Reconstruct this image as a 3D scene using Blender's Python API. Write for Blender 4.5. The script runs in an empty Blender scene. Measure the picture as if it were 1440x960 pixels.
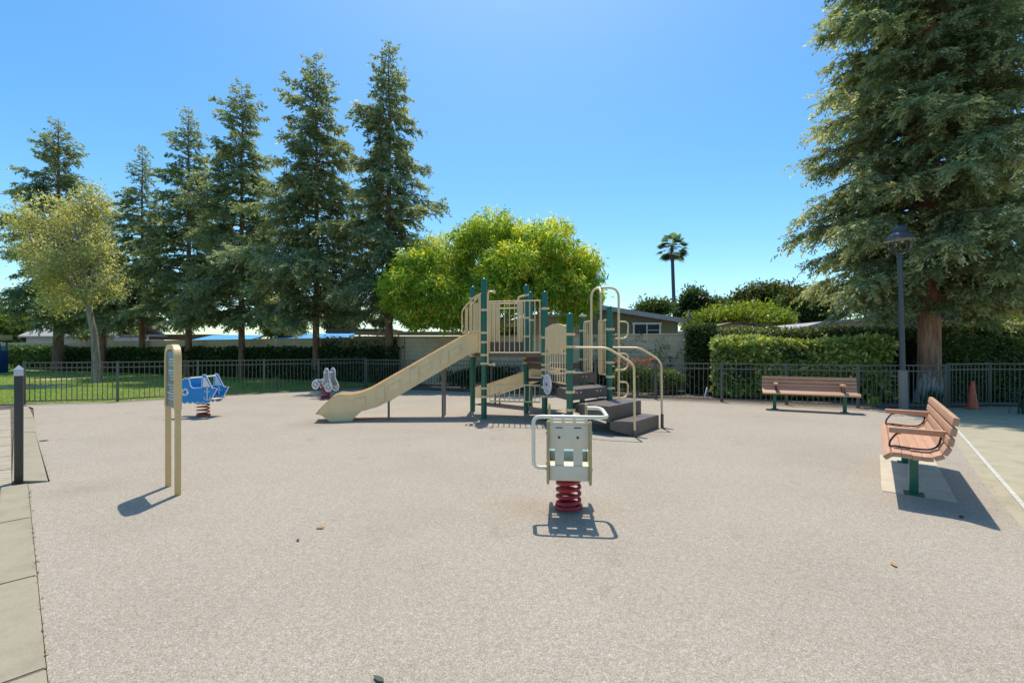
import bpy, bmesh, math, random
import numpy as np
from mathutils import Vector, Matrix
R = math.radians
S = bpy.context.scene
COL = S.collection
F, HZ, CH = 640.0, 491.0, 1.5          # focal length in px of the 1440 px photo, horizon row, camera height

def G(px, py):
    Y = F*CH/(py-HZ); return ((px-720)*Y/F, Y)
def W(px, py, Y):
    return Vector(((px-720)*Y/F, Y, CH+(HZ-py)*Y/F))
def V(*a): return Vector(a)

# ------------------------------------------------------------------ materials
def newmat(name):
    m = bpy.data.materials.new(name); m.use_nodes = True
    nt = m.node_tree; b = nt.nodes['Principled BSDF']
    return m, nt, b
def ramp(nt, fac, stops):
    r = nt.nodes.new('ShaderNodeValToRGB')
    while len(r.color_ramp.elements) < len(stops): r.color_ramp.elements.new(0.5)
    for e, (p, c) in zip(r.color_ramp.elements, stops):
        e.position = p; e.color = (*c, 1)
    nt.links.new(fac, r.inputs[0]); return r.outputs[0]
def mul(c, k): return tuple(max(0, x*k) for x in c)
def objco(nt, scale=(1,1,1), kind='Object'):
    t = nt.nodes.new('ShaderNodeTexCoord'); mp = nt.nodes.new('ShaderNodeMapping')
    mp.inputs['Scale'].default_value = scale
    nt.links.new(t.outputs[kind], mp.inputs[0]); return mp.outputs[0]
def noise(nt, co, scale, detail=4, rough=.6):
    n = nt.nodes.new('ShaderNodeTexNoise'); n.inputs['Scale'].default_value = scale
    n.inputs['Detail'].default_value = detail; n.inputs['Roughness'].default_value = rough
    nt.links.new(co, n.inputs['Vector']); return n.outputs['Fac']
def bump(nt, b, h, strength, dist=.01):
    n = nt.nodes.new('ShaderNodeBump'); n.inputs['Strength'].default_value = strength
    n.inputs['Distance'].default_value = dist
    nt.links.new(h, n.inputs['Height']); nt.links.new(n.outputs[0], b.inputs['Normal'])
def mixc(nt, fac, a, b_, mode='MIX'):
    m = nt.nodes.new('ShaderNodeMix'); m.data_type = 'RGBA'; m.blend_type = mode
    for s, v in ((0, fac), (6, a), (7, b_)):
        if isinstance(v, (int, float)): m.inputs[s].default_value = v
        elif isinstance(v, tuple): m.inputs[s].default_value = (*v, 1)
        else: nt.links.new(v, m.inputs[s])
    return m.outputs[2]
def mat(name, c, rough=.5, metal=0, var=.12, scale=6, bmp=0, bscale=60, stretch=(1,1,1), spec=.5):
    m, nt, b = newmat(name)
    co = objco(nt, stretch)
    n = noise(nt, co, scale)
    col = ramp(nt, n, [(.3, mul(c, 1-var)), (.7, mul(c, 1+var))])
    nt.links.new(col, b.inputs['Base Color'])
    b.inputs['Roughness'].default_value = rough; b.inputs['Metallic'].default_value = metal
    b.inputs['Specular IOR Level'].default_value = spec
    if bmp:
        bump(nt, b, noise(nt, co, bscale), bmp)
    return m
def leafmat(name, trans=.35, rough=.55, tint=(1.15, 1.2, .6)):
    m, nt, b = newmat(name)
    a = nt.nodes.new('ShaderNodeAttribute'); a.attribute_name = 'Col'
    nt.links.new(a.outputs['Color'], b.inputs['Base Color'])
    b.inputs['Roughness'].default_value = rough; b.inputs['Specular IOR Level'].default_value = .3
    t = nt.nodes.new('ShaderNodeBsdfTranslucent')
    nt.links.new(mixc(nt, 1.0, a.outputs['Color'], tint, 'MULTIPLY'), t.inputs['Color'])
    mx = nt.nodes.new('ShaderNodeMixShader'); mx.inputs[0].default_value = trans
    nt.links.new(b.outputs[0], mx.inputs[1]); nt.links.new(t.outputs[0], mx.inputs[2])
    nt.links.new(mx.outputs[0], nt.nodes['Material Output'].inputs[0])
    return m

def rubber_mat():
    m, nt, b = newmat('rubber_granules')
    co = objco(nt)
    v = nt.nodes.new('ShaderNodeTexVoronoi'); v.inputs['Scale'].default_value = 215
    nt.links.new(co, v.inputs['Vector'])
    sep = nt.nodes.new('ShaderNodeSeparateColor'); nt.links.new(v.outputs['Color'], sep.inputs[0])
    g = ramp(nt, sep.outputs[0], [(0, (.21,.17,.125)), (.14, (.315,.258,.192)), (.5, (.375,.312,.237)), (.83, (.43,.362,.28)), (1, (.57,.50,.41))])
    v2 = noise(nt, co, 28, 3, .7)
    g = mixc(nt, 1, g, ramp(nt, v2, [(.3, (.86,.86,.86)), (.7, (1.09,1.09,1.09))]), 'MULTIPLY')
    big = noise(nt, co, .55, 6, .62)
    g = mixc(nt, 1, g, ramp(nt, big, [(.3, (.91,.90,.89)), (.5, (.99,.985,.98)), (.72, (1.04,1.04,1.04))]), 'MULTIPLY')
    st = noise(nt, co, 2.3, 5, .55)
    g = mixc(nt, 1, g, ramp(nt, st, [(.27, (.86,.84,.81)), (.36, (1,1,1)), (.8, (1,1,1))]), 'MULTIPLY')
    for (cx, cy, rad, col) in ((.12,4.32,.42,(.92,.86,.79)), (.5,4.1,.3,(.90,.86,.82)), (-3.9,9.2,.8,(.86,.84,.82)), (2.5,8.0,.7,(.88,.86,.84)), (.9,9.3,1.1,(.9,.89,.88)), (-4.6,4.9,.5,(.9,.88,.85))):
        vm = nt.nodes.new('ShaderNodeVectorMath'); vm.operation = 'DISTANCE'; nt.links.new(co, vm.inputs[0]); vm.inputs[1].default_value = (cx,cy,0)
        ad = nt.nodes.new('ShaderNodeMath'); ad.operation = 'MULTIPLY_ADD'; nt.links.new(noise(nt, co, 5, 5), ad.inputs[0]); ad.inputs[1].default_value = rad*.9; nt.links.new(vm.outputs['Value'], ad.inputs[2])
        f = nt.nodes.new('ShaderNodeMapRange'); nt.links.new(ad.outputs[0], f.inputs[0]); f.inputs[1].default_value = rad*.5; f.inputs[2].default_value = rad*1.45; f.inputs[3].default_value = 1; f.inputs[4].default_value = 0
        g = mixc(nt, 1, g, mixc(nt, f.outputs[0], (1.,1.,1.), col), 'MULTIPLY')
    nt.links.new(g, b.inputs['Base Color'])
    b.inputs['Roughness'].default_value = .9; b.inputs['Specular IOR Level'].default_value = .25
    bump(nt, b, v.outputs['Distance'], .45, .004)
    return m
def concrete_mat(name, c, grooves=False, joint=0):
    m, nt, b = newmat(name)
    co = objco(nt)
    n = noise(nt, co, 3.2, 7, .65); n2 = noise(nt, co, 90, 3)
    g = ramp(nt, n, [(.28, mul(c, .78)), (.5, c), (.75, mul(c, 1.12))])
    g = mixc(nt, 1, g, ramp(nt, n2, [(.3, (.88,.88,.88)), (.7, (1.07,1.07,1.07))]), 'MULTIPLY')
    if grooves:
        w = nt.nodes.new('ShaderNodeTexWave'); w.inputs['Scale'].default_value = 5
        w.bands_direction = 'Y'
        mp = nt.nodes.new('ShaderNodeMapping'); mp.inputs['Rotation'].default_value = (0,0,R(8))
        nt.links.new(co, mp.inputs[0]); nt.links.new(mp.outputs[0], w.inputs['Vector'])
        g = mixc(nt, 1, g, ramp(nt, w.outputs['Fac'], [(.1, (.62,.6,.56)), (.4, (1,1,1))]), 'MULTIPLY')
        bump(nt, b, w.outputs['Fac'], .5, .02)
    else:
        bump(nt, b, n2, .2, .004)
    nt.links.new(g, b.inputs['Base Color']); b.inputs['Roughness'].default_value = .85
    return m
def bark_mat(name, c1, c2, white=0):
    m, nt, b = newmat(name)
    co = objco(nt, (9, 9, .9))
    n = noise(nt, co, 1.6, 6, .7)
    g = ramp(nt, n, [(.3, c1), (.62, c2), (.8, mul(c2, 1.25))])
    if white:
        # flaking white paint on the foot of the trunk
        tc = nt.nodes.new('ShaderNodeTexCoord'); sx = nt.nodes.new('ShaderNodeSeparateXYZ')
        nt.links.new(tc.outputs['Object'], sx.inputs[0])
        n3 = noise(nt, objco(nt, (5,5,2)), 2.2, 6, .75)
        mz = nt.nodes.new('ShaderNodeMath'); mz.operation = 'MULTIPLY'; nt.links.new(sx.outputs[2], mz.inputs[0]); mz.inputs[1].default_value = -.95
        ad = nt.nodes.new('ShaderNodeMath'); ad.operation = 'MULTIPLY_ADD'
        nt.links.new(n3, ad.inputs[0]); ad.inputs[1].default_value = 2.3; nt.links.new(mz.outputs[0], ad.inputs[2])
        f = ramp(nt, ad.outputs[0], [(.50, (0,0,0)), (.62, (1,1,1))])
        g = mixc(nt, f, g, (.50,.46,.42))
    nt.links.new(g, b.inputs['Base Color']); b.inputs['Roughness'].default_value = .9
    bump(nt, b, n, .9, .04)
    return m

M = {}
M['rubber'] = rubber_mat()
M['kerb'] = concrete_mat('kerb_concrete', (.325,.275,.182))
M['walk'] = concrete_mat('walk_concrete', (.44,.37,.265), grooves=True)
M['walk_plain'] = concrete_mat('walk_plain_concrete', (.42,.405,.36))
M['court'] = concrete_mat('court_concrete', (.395,.335,.215))
M['pad'] = concrete_mat('pad_concrete', (.54,.45,.315))
M['line'] = mat('line_paint', (.52,.49,.41), .7, var=.25, scale=14)
M['soil'] = mat('soil', (.11,.085,.06), .95, var=.35, scale=3, bmp=.6, bscale=30)
M['lawn'] = mat('lawn_ground', (.20,.26,.06), .95, var=.35, scale=1.3, bmp=.4)
M['fence'] = mat('fence_metal', (.115,.108,.082), .5, 0, var=.15, scale=12)
M['gatepost'] = mat('gate_post_metal', (.06,.05,.042), .45, .2)
M['fencecap'] = mat('cap_metal', (.55,.55,.53), .35, .6)
M['green'] = mat('green_post_paint', (.014,.125,.076), .3, var=.12, scale=5)
M['tan'] = mat('tan_paint', (.82,.58,.30), .42, var=.07, scale=5)
M['tanlite'] = mat('tan_bar_paint', (.85,.62,.335), .42, var=.07, scale=5)
M['slide'] = mat('slide_plastic', (.82,.60,.325), .42, var=.09, scale=3.5, bmp=.08, bscale=12)
M['brown'] = mat('brown_deck_coating', (.125,.092,.072), .5, var=.15, scale=8, bmp=.2, bscale=220)
M['steel'] = mat('galvanised_steel', (.2,.18,.155), .5, .4)
M['bolt'] = mat('bolt_metal', (.7,.68,.64), .35, .6)
M['white'] = mat('white_plastic', (.74,.74,.72), .4, var=.05)
M['red'] = mat('red_spring_paint', (.42,.025,.035), .35, var=.12, scale=14)
M['redor'] = mat('faded_red_spring_paint', (.42,.09,.06), .45, var=.12, scale=14)
M['pink'] = mat('faded_pink_plastic', (.6,.25,.22), .5)
M['cream'] = mat('cream_grey_panel', (.74,.63,.47), .42, var=.05, scale=9)
M['gold'] = mat('worn_gold_edge', (.52,.38,.17), .42, var=.2, scale=14)
M['tube'] = mat('cream_white_tube', (.78,.72,.58), .35, var=.06, scale=10)
M['cyan'] = mat('cyan_seat_plastic', (.24,.43,.41), .4)
M['blue'] = mat('blue_plastic', (.006,.235,.58), .42, var=.06)
M['dkblue'] = mat('dark_blue_plastic', (.012,.06,.19), .45)
M['grey'] = mat('grey_panel', (.30,.30,.29), .5)
M['wood'] = mat('cedar_recycled_plank', (.51,.275,.16), .6, var=.10, scale=3, bmp=.25, bscale=30, stretch=(1,8,8))
M['rod'] = mat('black_iron_rod', (.03,.03,.028), .5)
M['lamp'] = mat('lamp_grey_paint', (.075,.08,.09), .4, .2, var=.1)
M['lampbase'] = mat('lamp_base_taupe_paint', (.22,.195,.17), .5, var=.1)
M['lampwhite'] = mat('lamp_reflector', (.7,.66,.55), .5)
M['orange'] = mat('orange_cone_plastic', (.62,.10,.04), .5, var=.1)
M['signface'] = mat('sign_teal_sheet', (.10,.16,.18), .35, var=.15, scale=9)
M['signblue'] = mat('sign_blue_header', (.02,.16,.26), .4)
M['signtext'] = mat('sign_pale_print', (.50,.55,.56), .5, var=.2, scale=30)
M['signframe'] = mat('sign_frame_plastic', (.72,.47,.20), .45, var=.07)
M['wall'] = None
def block_wall_mat(name, c, bw=2.4, bh=.2):
    m, nt, b = newmat(name)
    co = objco(nt)
    mp = nt.nodes.new('ShaderNodeMapping'); mp.inputs['Rotation'].default_value = (R(90),0,0)
    nt.links.new(co, mp.inputs[0])
    br = nt.nodes.new('ShaderNodeTexBrick'); br.inputs['Scale'].default_value = 1
    br.inputs['Brick Width'].default_value = .4; br.inputs['Row Height'].default_value = bh
    br.inputs['Mortar Size'].default_value = .008
    br.inputs['Color1'].default_value = (*c, 1); br.inputs['Color2'].default_value = (*mul(c, .93), 1)
    br.inputs['Mortar'].default_value = (*mul(c, .7), 1)
    nt.links.new(mp.outputs[0], br.inputs['Vector'])
    n = noise(nt, co, 1.5, 6, .65)
    g = mixc(nt, 1, br.outputs['Color'], ramp(nt, n, [(.3, (.78,.77,.75)), (.65, (1.05,1.05,1.05))]), 'MULTIPLY')
    nt.links.new(g, b.inputs['Base Color']); b.inputs['Roughness'].default_value = .9
    return m
M['wall'] = block_wall_mat('tan_block', (.70,.54,.35))
def siding_mat(name, c, pitch=.2, vertical=False):
    m, nt, b = newmat(name)
    co = objco(nt)
    w = nt.nodes.new('ShaderNodeTexWave'); w.wave_profile = 'SAW'
    w.bands_direction = 'X' if vertical else 'Z'
    w.inputs['Scale'].default_value = .314/pitch
    nt.links.new(co, w.inputs['Vector'])
    n = noise(nt, co, 1.1, 5)
    g = ramp(nt, n, [(.3, mul(c, .88)), (.7, mul(c, 1.1))])
    g = mixc(nt, 1, g, ramp(nt, w.outputs['Fac'], [(.0, (.55,.55,.55)), (.08, (1,1,1))]), 'MULTIPLY')
    nt.links.new(g, b.inputs['Base Color']); b.inputs['Roughness'].default_value = .75
    return m
M['olive'] = siding_mat('olive_siding', (.22,.215,.12), .2, True)
M['taupe'] = siding_mat('taupe_siding', (.34,.265,.19), .25, True)
M['palewall'] = siding_mat('pale_siding', (.45,.47,.47), .25)
M['greywall'] = siding_mat('grey_siding', (.16,.175,.19), .2, True)
M['tanwall'] = mat('tan_stucco', (.62,.46,.30), .9, var=.15, scale=2)
M['trim'] = mat('grey_fascia', (.40,.40,.40), .6)
M['whitetrim'] = mat('white_trim', (.75,.75,.72), .5)
M['roof'] = mat('grey_shingle', (.20,.19,.18), .9, var=.25, scale=7)
M['paleroof'] = mat('pale_roof', (.36,.34,.31), .8, var=.1, scale=2)
M['brownroof'] = mat('brown_roof', (.19,.12,.085), .85, var=.2, scale=3)
M['bluetarp'] = mat('blue_canopy', (.06,.33,.68), .5, var=.12, scale=2)
mg, ntg, bg = newmat('window_glass'); bg.inputs['Base Color'].default_value = (.05,.06,.07,1); bg.inputs['Roughness'].default_value = .08
M['glass'] = mg
ml, ntl, bl = newmat('clear_globe'); bl.inputs['Base Color'].default_value = (.95,.97,.97,1); bl.inputs['Roughness'].default_value = .08
bl.inputs['Transmission Weight'].default_value = 1; bl.inputs['IOR'].default_value = 1.12
M['globe'] = ml
M['redbark'] = bark_mat('redwood_bark', (.10,.05,.03), (.34,.18,.11))
M['redbarkw'] = bark_mat('redwood_bark_white_foot', (.13,.06,.035), (.52,.265,.16), white=.95)
M['greybark'] = bark_mat('pale_grey_bark', (.17,.125,.085), (.44,.34,.24))
M['palmbark'] = bark_mat('palm_bark', (.06,.06,.065), (.13,.13,.14))
M['needle'] = leafmat('redwood_needles', .40, .5, (1.35,1.25,.6))
M['leaf'] = leafmat('broad_leaves', .5, .42, (1.25,1.25,.45))
M['hedgeleaf'] = leafmat('hedge_leaves', .25, .4, (1.2,1.2,.5))
M['blade'] = leafmat('grass_blades', .3, .6)
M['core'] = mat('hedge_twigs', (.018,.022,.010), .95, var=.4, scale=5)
M['petal'] = leafmat('petals', .3, .6, (1,1,1))

# ------------------------------------------------------------------ mesh helpers
class MB:
    def __init__(s): s.bm = bmesh.new()
    def box(s, c, size, rz=0, bev=0, rot=None):
        m = Matrix.Translation(Vector(c)) @ (rot.to_4x4() if rot is not None else Matrix.Rotation(rz, 4, 'Z')) @ Matrix.Diagonal((*size, 1))
        r = bmesh.ops.create_cube(s.bm, size=1, matrix=m)
        if bev:
            es = list({e for v in r['verts'] for e in v.link_edges})
            bmesh.ops.bevel(s.bm, geom=es, offset=bev, segments=2, affect='EDGES', profile=.6)
        return s
    def beam(s, p0, p1, w, h, bev=0, up=(0,0,1)):
        p0, p1 = Vector(p0), Vector(p1); d = p1-p0; L = d.length; x = d/L
        z = Vector(up); z = (z - x*z.dot(x)); 
        if z.length < 1e-4: z = Vector((1,0,0))
        z.normalize(); y = z.cross(x)
        rot = Matrix((x, y, z)).transposed()
        return s.box((p0+p1)/2, (L, w, h), bev=bev, rot=rot)
    def tube(s, pts, r, n=10, closed=False, caps=True, round_=0):
        pts = [Vector(p) for p in pts]
        rr = r if isinstance(r, (list, tuple)) else [r]*len(pts)
        if round_: 
            pts = fillet(pts, round_, closed); rr = [rr[0]]*len(pts)
        k = len(pts); rings = []
        prev = None
        for i, p in enumerate(pts):
            if closed: t = (pts[(i+1) % k]-pts[i-1])
            else: t = pts[min(i+1, k-1)]-pts[max(i-1, 0)]
            t.normalize()
            if prev is None:
                a = Vector((0,0,1)) if abs(t.z) < .9 else Vector((1,0,0))
                u = t.cross(a).normalized()
            else:
                u = (prev - t*prev.dot(t))
                u = u.normalized() if u.length > 1e-5 else t.orthogonal().normalized()
            prev = u; w = t.cross(u)
            rings.append([s.bm.verts.new(p + (u*math.cos(2*math.pi*j/n)+w*math.sin(2*math.pi*j/n))*rr[i]) for j in range(n)])
        for i in range(k if closed else k-1):
            a, b = rings[i], rings[(i+1) % k]
            for j in range(n):
                s.bm.faces.new((a[j], a[(j+1) % n], b[(j+1) % n], b[j]))
        if caps and not closed:
            s.bm.faces.new(rings[0][::-1]); s.bm.faces.new(rings[-1])
        return s
    def lathe(s, c, prof, n=20):
        c = Vector(c); rings = []
        for r, z in prof:
            if r < 1e-5: rings.append([s.bm.verts.new(c+Vector((0,0,z)))])
            else: rings.append([s.bm.verts.new(c+Vector((r*math.cos(2*math.pi*j/n), r*math.sin(2*math.pi*j/n), z))) for j in range(n)])
        for a, b in zip(rings, rings[1:]):
            for j in range(n):
                A = a if len(a) == 1 else None
                vs = [a[0]] if len(a) == 1 else [a[j], a[(j+1) % n]]
                vs += [b[0]] if len(b) == 1 else [b[(j+1) % n], b[j]]
                if len(vs) > 2: s.bm.faces.new(vs)
        return s
    def prism(s, pts, o, ax, ay, thick, bev=0):
        """2D outline pts placed at origin o with axes ax, ay; thickness along ax x ay, centred"""
        o, ax, ay = Vector(o), Vector(ax), Vector(ay); nrm = ax.cross(ay).normalized()*thick/2
        A = [s.bm.verts.new(o+ax*x+ay*y-nrm) for x, y in pts]
        B = [s.bm.verts.new(o+ax*x+ay*y+nrm) for x, y in pts]
        k = len(pts); fs = []
        fs.append(s.bm.faces.new(A[::-1])); fs.append(s.bm.faces.new(B))
        for i in range(k):
            fs.append(s.bm.faces.new((A[i], A[(i+1) % k], B[(i+1) % k], B[i])))
        if bev:
            es = list({e for f in fs[:2] for e in f.edges})
            bmesh.ops.bevel(s.bm, geom=es, offset=bev, segments=2, affect='EDGES')
        return s
    def poly(s, pts, z=0, depth=0):
        if depth:
            return s.prism([(p[0], p[1]) for p in pts], (0,0,z-depth/2), (1,0,0), (0,1,0), depth)
        f = s.bm.faces.new([s.bm.verts.new((p[0], p[1], z)) for p in pts])
        f.normal_update()
        if f.normal.z < 0: f.normal_flip()
        return s
    def torus(s, c, R_, r, ax, ay, n=24, m=8):
        ax, ay = Vector(ax), Vector(ay); c = Vector(c)
        return s.tube([c+ax*math.cos(2*math.pi*i/n)*R_+ay*math.sin(2*math.pi*i/n)*R_ for i in range(n)], r, m, closed=True)
    def build(s, name, m, parent=None, smooth=35):
        bmesh.ops.recalc_face_normals(s.bm, faces=s.bm.faces)
        me = bpy.data.meshes.new(name); s.bm.to_mesh(me); s.bm.free()
        if smooth:
            me.shade_smooth(); me.set_sharp_from_angle(angle=R(smooth))
        for x in (m if isinstance(m, (list, tuple)) else [m]): me.materials.append(x)
        o = bpy.data.objects.new(name, me); COL.objects.link(o)
        if parent is not None: o.parent = parent
        return o

def fillet(pts, rad, closed=False, seg=5):
    out = []; k = len(pts)
    for i, p in enumerate(pts):
        if not closed and i in (0, k-1): out.append(p); continue
        a, b = pts[i-1], pts[(i+1) % k]
        da, db = (a-p), (b-p)
        r = min(rad, da.length*.48, db.length*.48)
        p0, p1 = p+da.normalized()*r, p+db.normalized()*r
        for j in range(seg+1):
            t = j/seg; out.append(p0*(1-t)**2+p*2*t*(1-t)+p1*t*t)
    return out

def tag(o, label=None, cat=None, group=None, kind=None):
    if label: o['label'] = label
    if cat: o['category'] = cat
    if group: o['group'] = group
    if kind: o['kind'] = kind
    return o
def thing(name, label, cat, loc=(0,0,0), rz=0, group=None):
    o = bpy.data.objects.new(name, None); COL.objects.link(o)
    o.location = loc; o.rotation_euler = (0,0,rz); o.empty_display_size = .2
    return tag(o, label, cat, group)
def struct(o): o['kind'] = 'structure'; return o

def mesh_np(name, verts, quads, m, parent=None, cols=None):
    me = bpy.data.meshes.new(name)
    nv, nf, k = len(verts), len(quads), quads.shape[1]
    me.vertices.add(nv); me.vertices.foreach_set('co', np.ascontiguousarray(verts, dtype=np.float32).ravel())
    me.loops.add(nf*k); me.loops.foreach_set('vertex_index', np.ascontiguousarray(quads, dtype=np.int32).ravel())
    me.polygons.add(nf); me.polygons.foreach_set('loop_start', np.arange(0, nf*k, k, dtype=np.int32))
    if cols is not None:
        a = me.attributes.new('Col', 'FLOAT_COLOR', 'POINT')
        c = np.ones((nv, 4), np.float32); c[:, :3] = cols
        a.data.foreach_set('color', c.ravel())
    me.update(calc_edges=True); me.validate()
    me.materials.append(m)
    o = bpy.data.objects.new(name, me); COL.objects.link(o)
    if parent is not None: o.parent = parent
    return o
def unit(a): return a/np.maximum(np.linalg.norm(a, axis=-1, keepdims=True), 1e-9)
def leaf_faces(base, d, side, ln, wd):
    """kite shaped leaves: base points, unit direction, side vector, lengths and widths"""
    ln = np.asarray(ln).reshape(-1, 1); wd = np.asarray(wd).reshape(-1, 1)
    side = unit(side)
    v = np.stack([base, base+d*ln*.5+side*wd*.5, base+d*ln, base+d*ln*.5-side*wd*.5], 1)
    n = len(base)
    return v.reshape(-1, 3), np.arange(n*4).reshape(n, 4)

# ------------------------------------------------------------------ vegetation
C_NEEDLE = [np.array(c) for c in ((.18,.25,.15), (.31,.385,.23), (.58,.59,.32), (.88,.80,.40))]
def redwood_crown(H, zb, Rm, seed, step, tw, lf, leaf_len, leaf_w, power=.5, yellow=.12, lob=.26):
    rng = np.random.default_rng(seed)
    Vs, Cs = [], []
    limbs = []
    z = zb; k = 0
    while z < H*.985:
        t = (z-zb)/(H-zb)
        az = k*2.39996 + rng.normal(0, .35); k += 1
        env = Rm*(1-t)**power*(1 if t > .12 else .72+.28*t/.12); spire = .30+.70*min(1, (1-t)/.28)
        # irregular outline: lobes varying with height and direction
        env *= 1-lob + lob*math.sin(3.1*z+1.3*math.sin(az*2+seed)) * math.cos(az+seed*1.7+z*.5)
        L = max(.12, env*(rng.uniform(.42, .95) if rng.random() < .62 else rng.uniform(.95, 1.0+lob*.85)))
        dirh = np.array([math.cos(az), math.sin(az), 0]); n = 9
        s = np.linspace(0, 1, n)
        up0 = (.62 if t > .75 else .16+.2*t) ; droop = (.10 if t > .75 else .30-.16*t)
        zz = L*(up0*s-droop*1.5*s**2+.30*droop*s**4) + rng.normal(0, .03)
        bend = rng.normal(0, .16)
        perp = np.array([-dirh[1], dirh[0], 0])
        P = np.array([0,0,z]) + np.outer(s*L, dirh) + np.outer(bend*L*s**2, perp); P[:, 2] += zz
        limbs.append((P, L))
        nt = max(4, int(L/tw))
        ss = rng.uniform(.10, 1.0, nt)**.8; ss[0] = 1
        idx = np.minimum((ss*(n-1)).astype(int), n-2); fr = ss*(n-1)-idx
        tb = P[idx]*(1-fr[:, None])+P[idx+1]*fr[:, None]
        td = unit(P[idx+1]-P[idx])
        sd = np.where(np.arange(nt) % 2 == 0, 1, -1)[:, None]
        ang = rng.uniform(.5, 1.05, nt)[:, None]; ang[0] = 0
        sv = unit(np.cross(td, [0,0,1.]))
        tdir = unit(td*np.cos(ang)+sv*sd*np.sin(ang)+np.array([0,0,1.])*rng.normal(-.28, .36, (nt, 1)))
        tl = (.16+.34*L*(1-.55*ss))*rng.uniform(.55, 1.15, nt)*spire; tl = np.minimum(tl, 1.0)
        # small leafy shoots along each twig
        ns = np.maximum(3, (tl/lf).astype(int))
        rep = np.repeat(np.arange(nt), ns)
        q = rng.uniform(.05, 1.0, len(rep))
        base = tb[rep]+tdir[rep]*(tl[rep]*q)[:, None]
        base[:, 2] -= (q**2)*tl[rep]*.22; base += rng.normal(0, .025, base.shape)
        side = unit(np.cross(tdir[rep], np.array([0,0,1.])+rng.normal(0, .35, (len(rep), 3))))
        sg = np.where(rng.random(len(rep)) < .5, 1., -1.)[:, None]
        a2 = rng.uniform(.35, 1.0, len(rep))[:, None]
        ld = unit(tdir[rep]*np.cos(a2)+side*sg*np.sin(a2)+rng.normal(0, .15, (len(rep), 3))+np.array([0,0,-.26]))
        ls = unit(np.cross(ld, np.array([0,0,1.])+rng.normal(0, .55, (len(rep), 3))))
        ln = leaf_len*rng.uniform(.6, 1.25, len(rep))*(1.15-.4*q)*(.55+.45*spire)
        v, f = leaf_faces(base, ld, ls, ln, leaf_w*rng.uniform(.7, 1.3, len(rep)))
        # own tone per branch; shoot tips paler: new growth plus sunlight painted in
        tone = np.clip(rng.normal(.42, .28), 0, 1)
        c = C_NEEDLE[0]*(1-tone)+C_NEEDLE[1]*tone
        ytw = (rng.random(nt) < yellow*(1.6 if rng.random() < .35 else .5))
        tip_lit = np.where(ytw, rng.uniform(.5, 1, nt), rng.uniform(0, .35, nt))[rep]*q
        cc = c[None]*(1-tip_lit[:, None])+(C_NEEDLE[3] if rng.random() < .5 else C_NEEDLE[2])[None]*tip_lit[:, None]
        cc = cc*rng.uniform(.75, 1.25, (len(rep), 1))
        dead = rng.random(len(rep)) < .015
        cc[dead] = (.14,.085,.04)
        Vs.append(v); Cs.append(np.repeat(cc, 4, 0))
        z += step*rng.uniform(.5, 1.5)*(1 if t < .8 else .75)
    v = np.concatenate(Vs); c = np.concatenate(Cs)
    return v, np.arange(len(v)).reshape(-1, 4), c, limbs
def redwood_trunk(mb, H, r0, limbs, seed, every=1):
    rnd = random.Random(seed)
    zs = [0, .12, .4, 1, 2, 3.5, 6, 9, 12, H*.8, H*.93, H*.995]; zs = sorted({x for x in zs if x < H})
    pts = [V(rnd.uniform(-.02,.02), rnd.uniform(-.02,.02), x-(.05 if x == 0 else 0)) for x in zs]
    rr = [r0*(1.35 if x == 0 else 1.2 if x == .12 else 1.06 if x == .4 else 1)*max(.02, 1-(x/H)**1.1*.97) for x in zs]
    mb.tube(pts, rr, 18)
    for i, (P, L) in enumerate(limbs):
        if i % every or L < .5: continue
        mb.tube([P[0], P[3], P[6], P[8]], [.012+.014*L, .009+.010*L, .006+.005*L, .004], 4)
def make_redwood(name, label, X, Y, H, zb, Rm, r0, seed, dens, leafsz, group=None, bark='redbark', power=.60, yellow=.12, lob=.26):
    t = thing(name, label, 'redwood tree', (X, Y, 0), 0, group)
    v, f, c, limbs = redwood_crown(H, zb, Rm, seed, dens[0], dens[1], dens[2], leafsz[0], leafsz[1], power, yellow, lob)
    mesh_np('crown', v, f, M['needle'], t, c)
    mb = MB(); redwood_trunk(mb, H, r0, limbs, seed); mb.build('trunk', M[bark], t)
    return t

def lump_points(rng, lumps, n, inner=.35):
    w = np.array([a[3]*a[4]+a[4]*a[5]+a[3]*a[5] for a in lumps]); w = w/w.sum()
    ids = rng.choice(len(lumps), n, p=w); L = np.array(lumps)[ids]
    d = unit(rng.normal(0, 1, (n, 3)))
    r = np.where(rng.random(n) < inner, rng.uniform(.35, .9, n), rng.uniform(.86, 1.06, n))[:, None]
    p = L[:, :3]+d*L[:, 3:6]*r
    return p, d
def leaf_clusters(rng, p, outd, per, ln, wd, droop, cols, spread=.12, tip=None, tipfrac=.3, radial=.6):
    n = len(p); rep = np.repeat(np.arange(n), per)
    d = unit(outd[rep]*radial+rng.normal(0, .75, (len(rep), 3))+np.array([0,0,-droop]))
    base = p[rep]+rng.normal(0, spread, (len(rep), 3))
    sd = unit(np.cross(d, rng.normal(0, 1, (len(rep), 3))+np.array([.0,0,.8])))
    v, f = leaf_faces(base, d, sd, ln*rng.uniform(.6, 1.25, len(rep)), wd*rng.uniform(.7, 1.3, len(rep)))
    tone = np.clip(rng.normal(.5, .3, n), 0, 1)[rep][:, None]
    c = np.array(cols[0])*(1-tone)+np.array(cols[1])*tone
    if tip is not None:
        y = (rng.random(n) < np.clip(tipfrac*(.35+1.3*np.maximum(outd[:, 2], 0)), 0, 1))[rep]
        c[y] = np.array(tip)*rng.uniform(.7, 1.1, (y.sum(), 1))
    c = c*rng.uniform(.75, 1.25, (len(rep), 1))
    return v, f, np.repeat(c, 4, 0)
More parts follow.
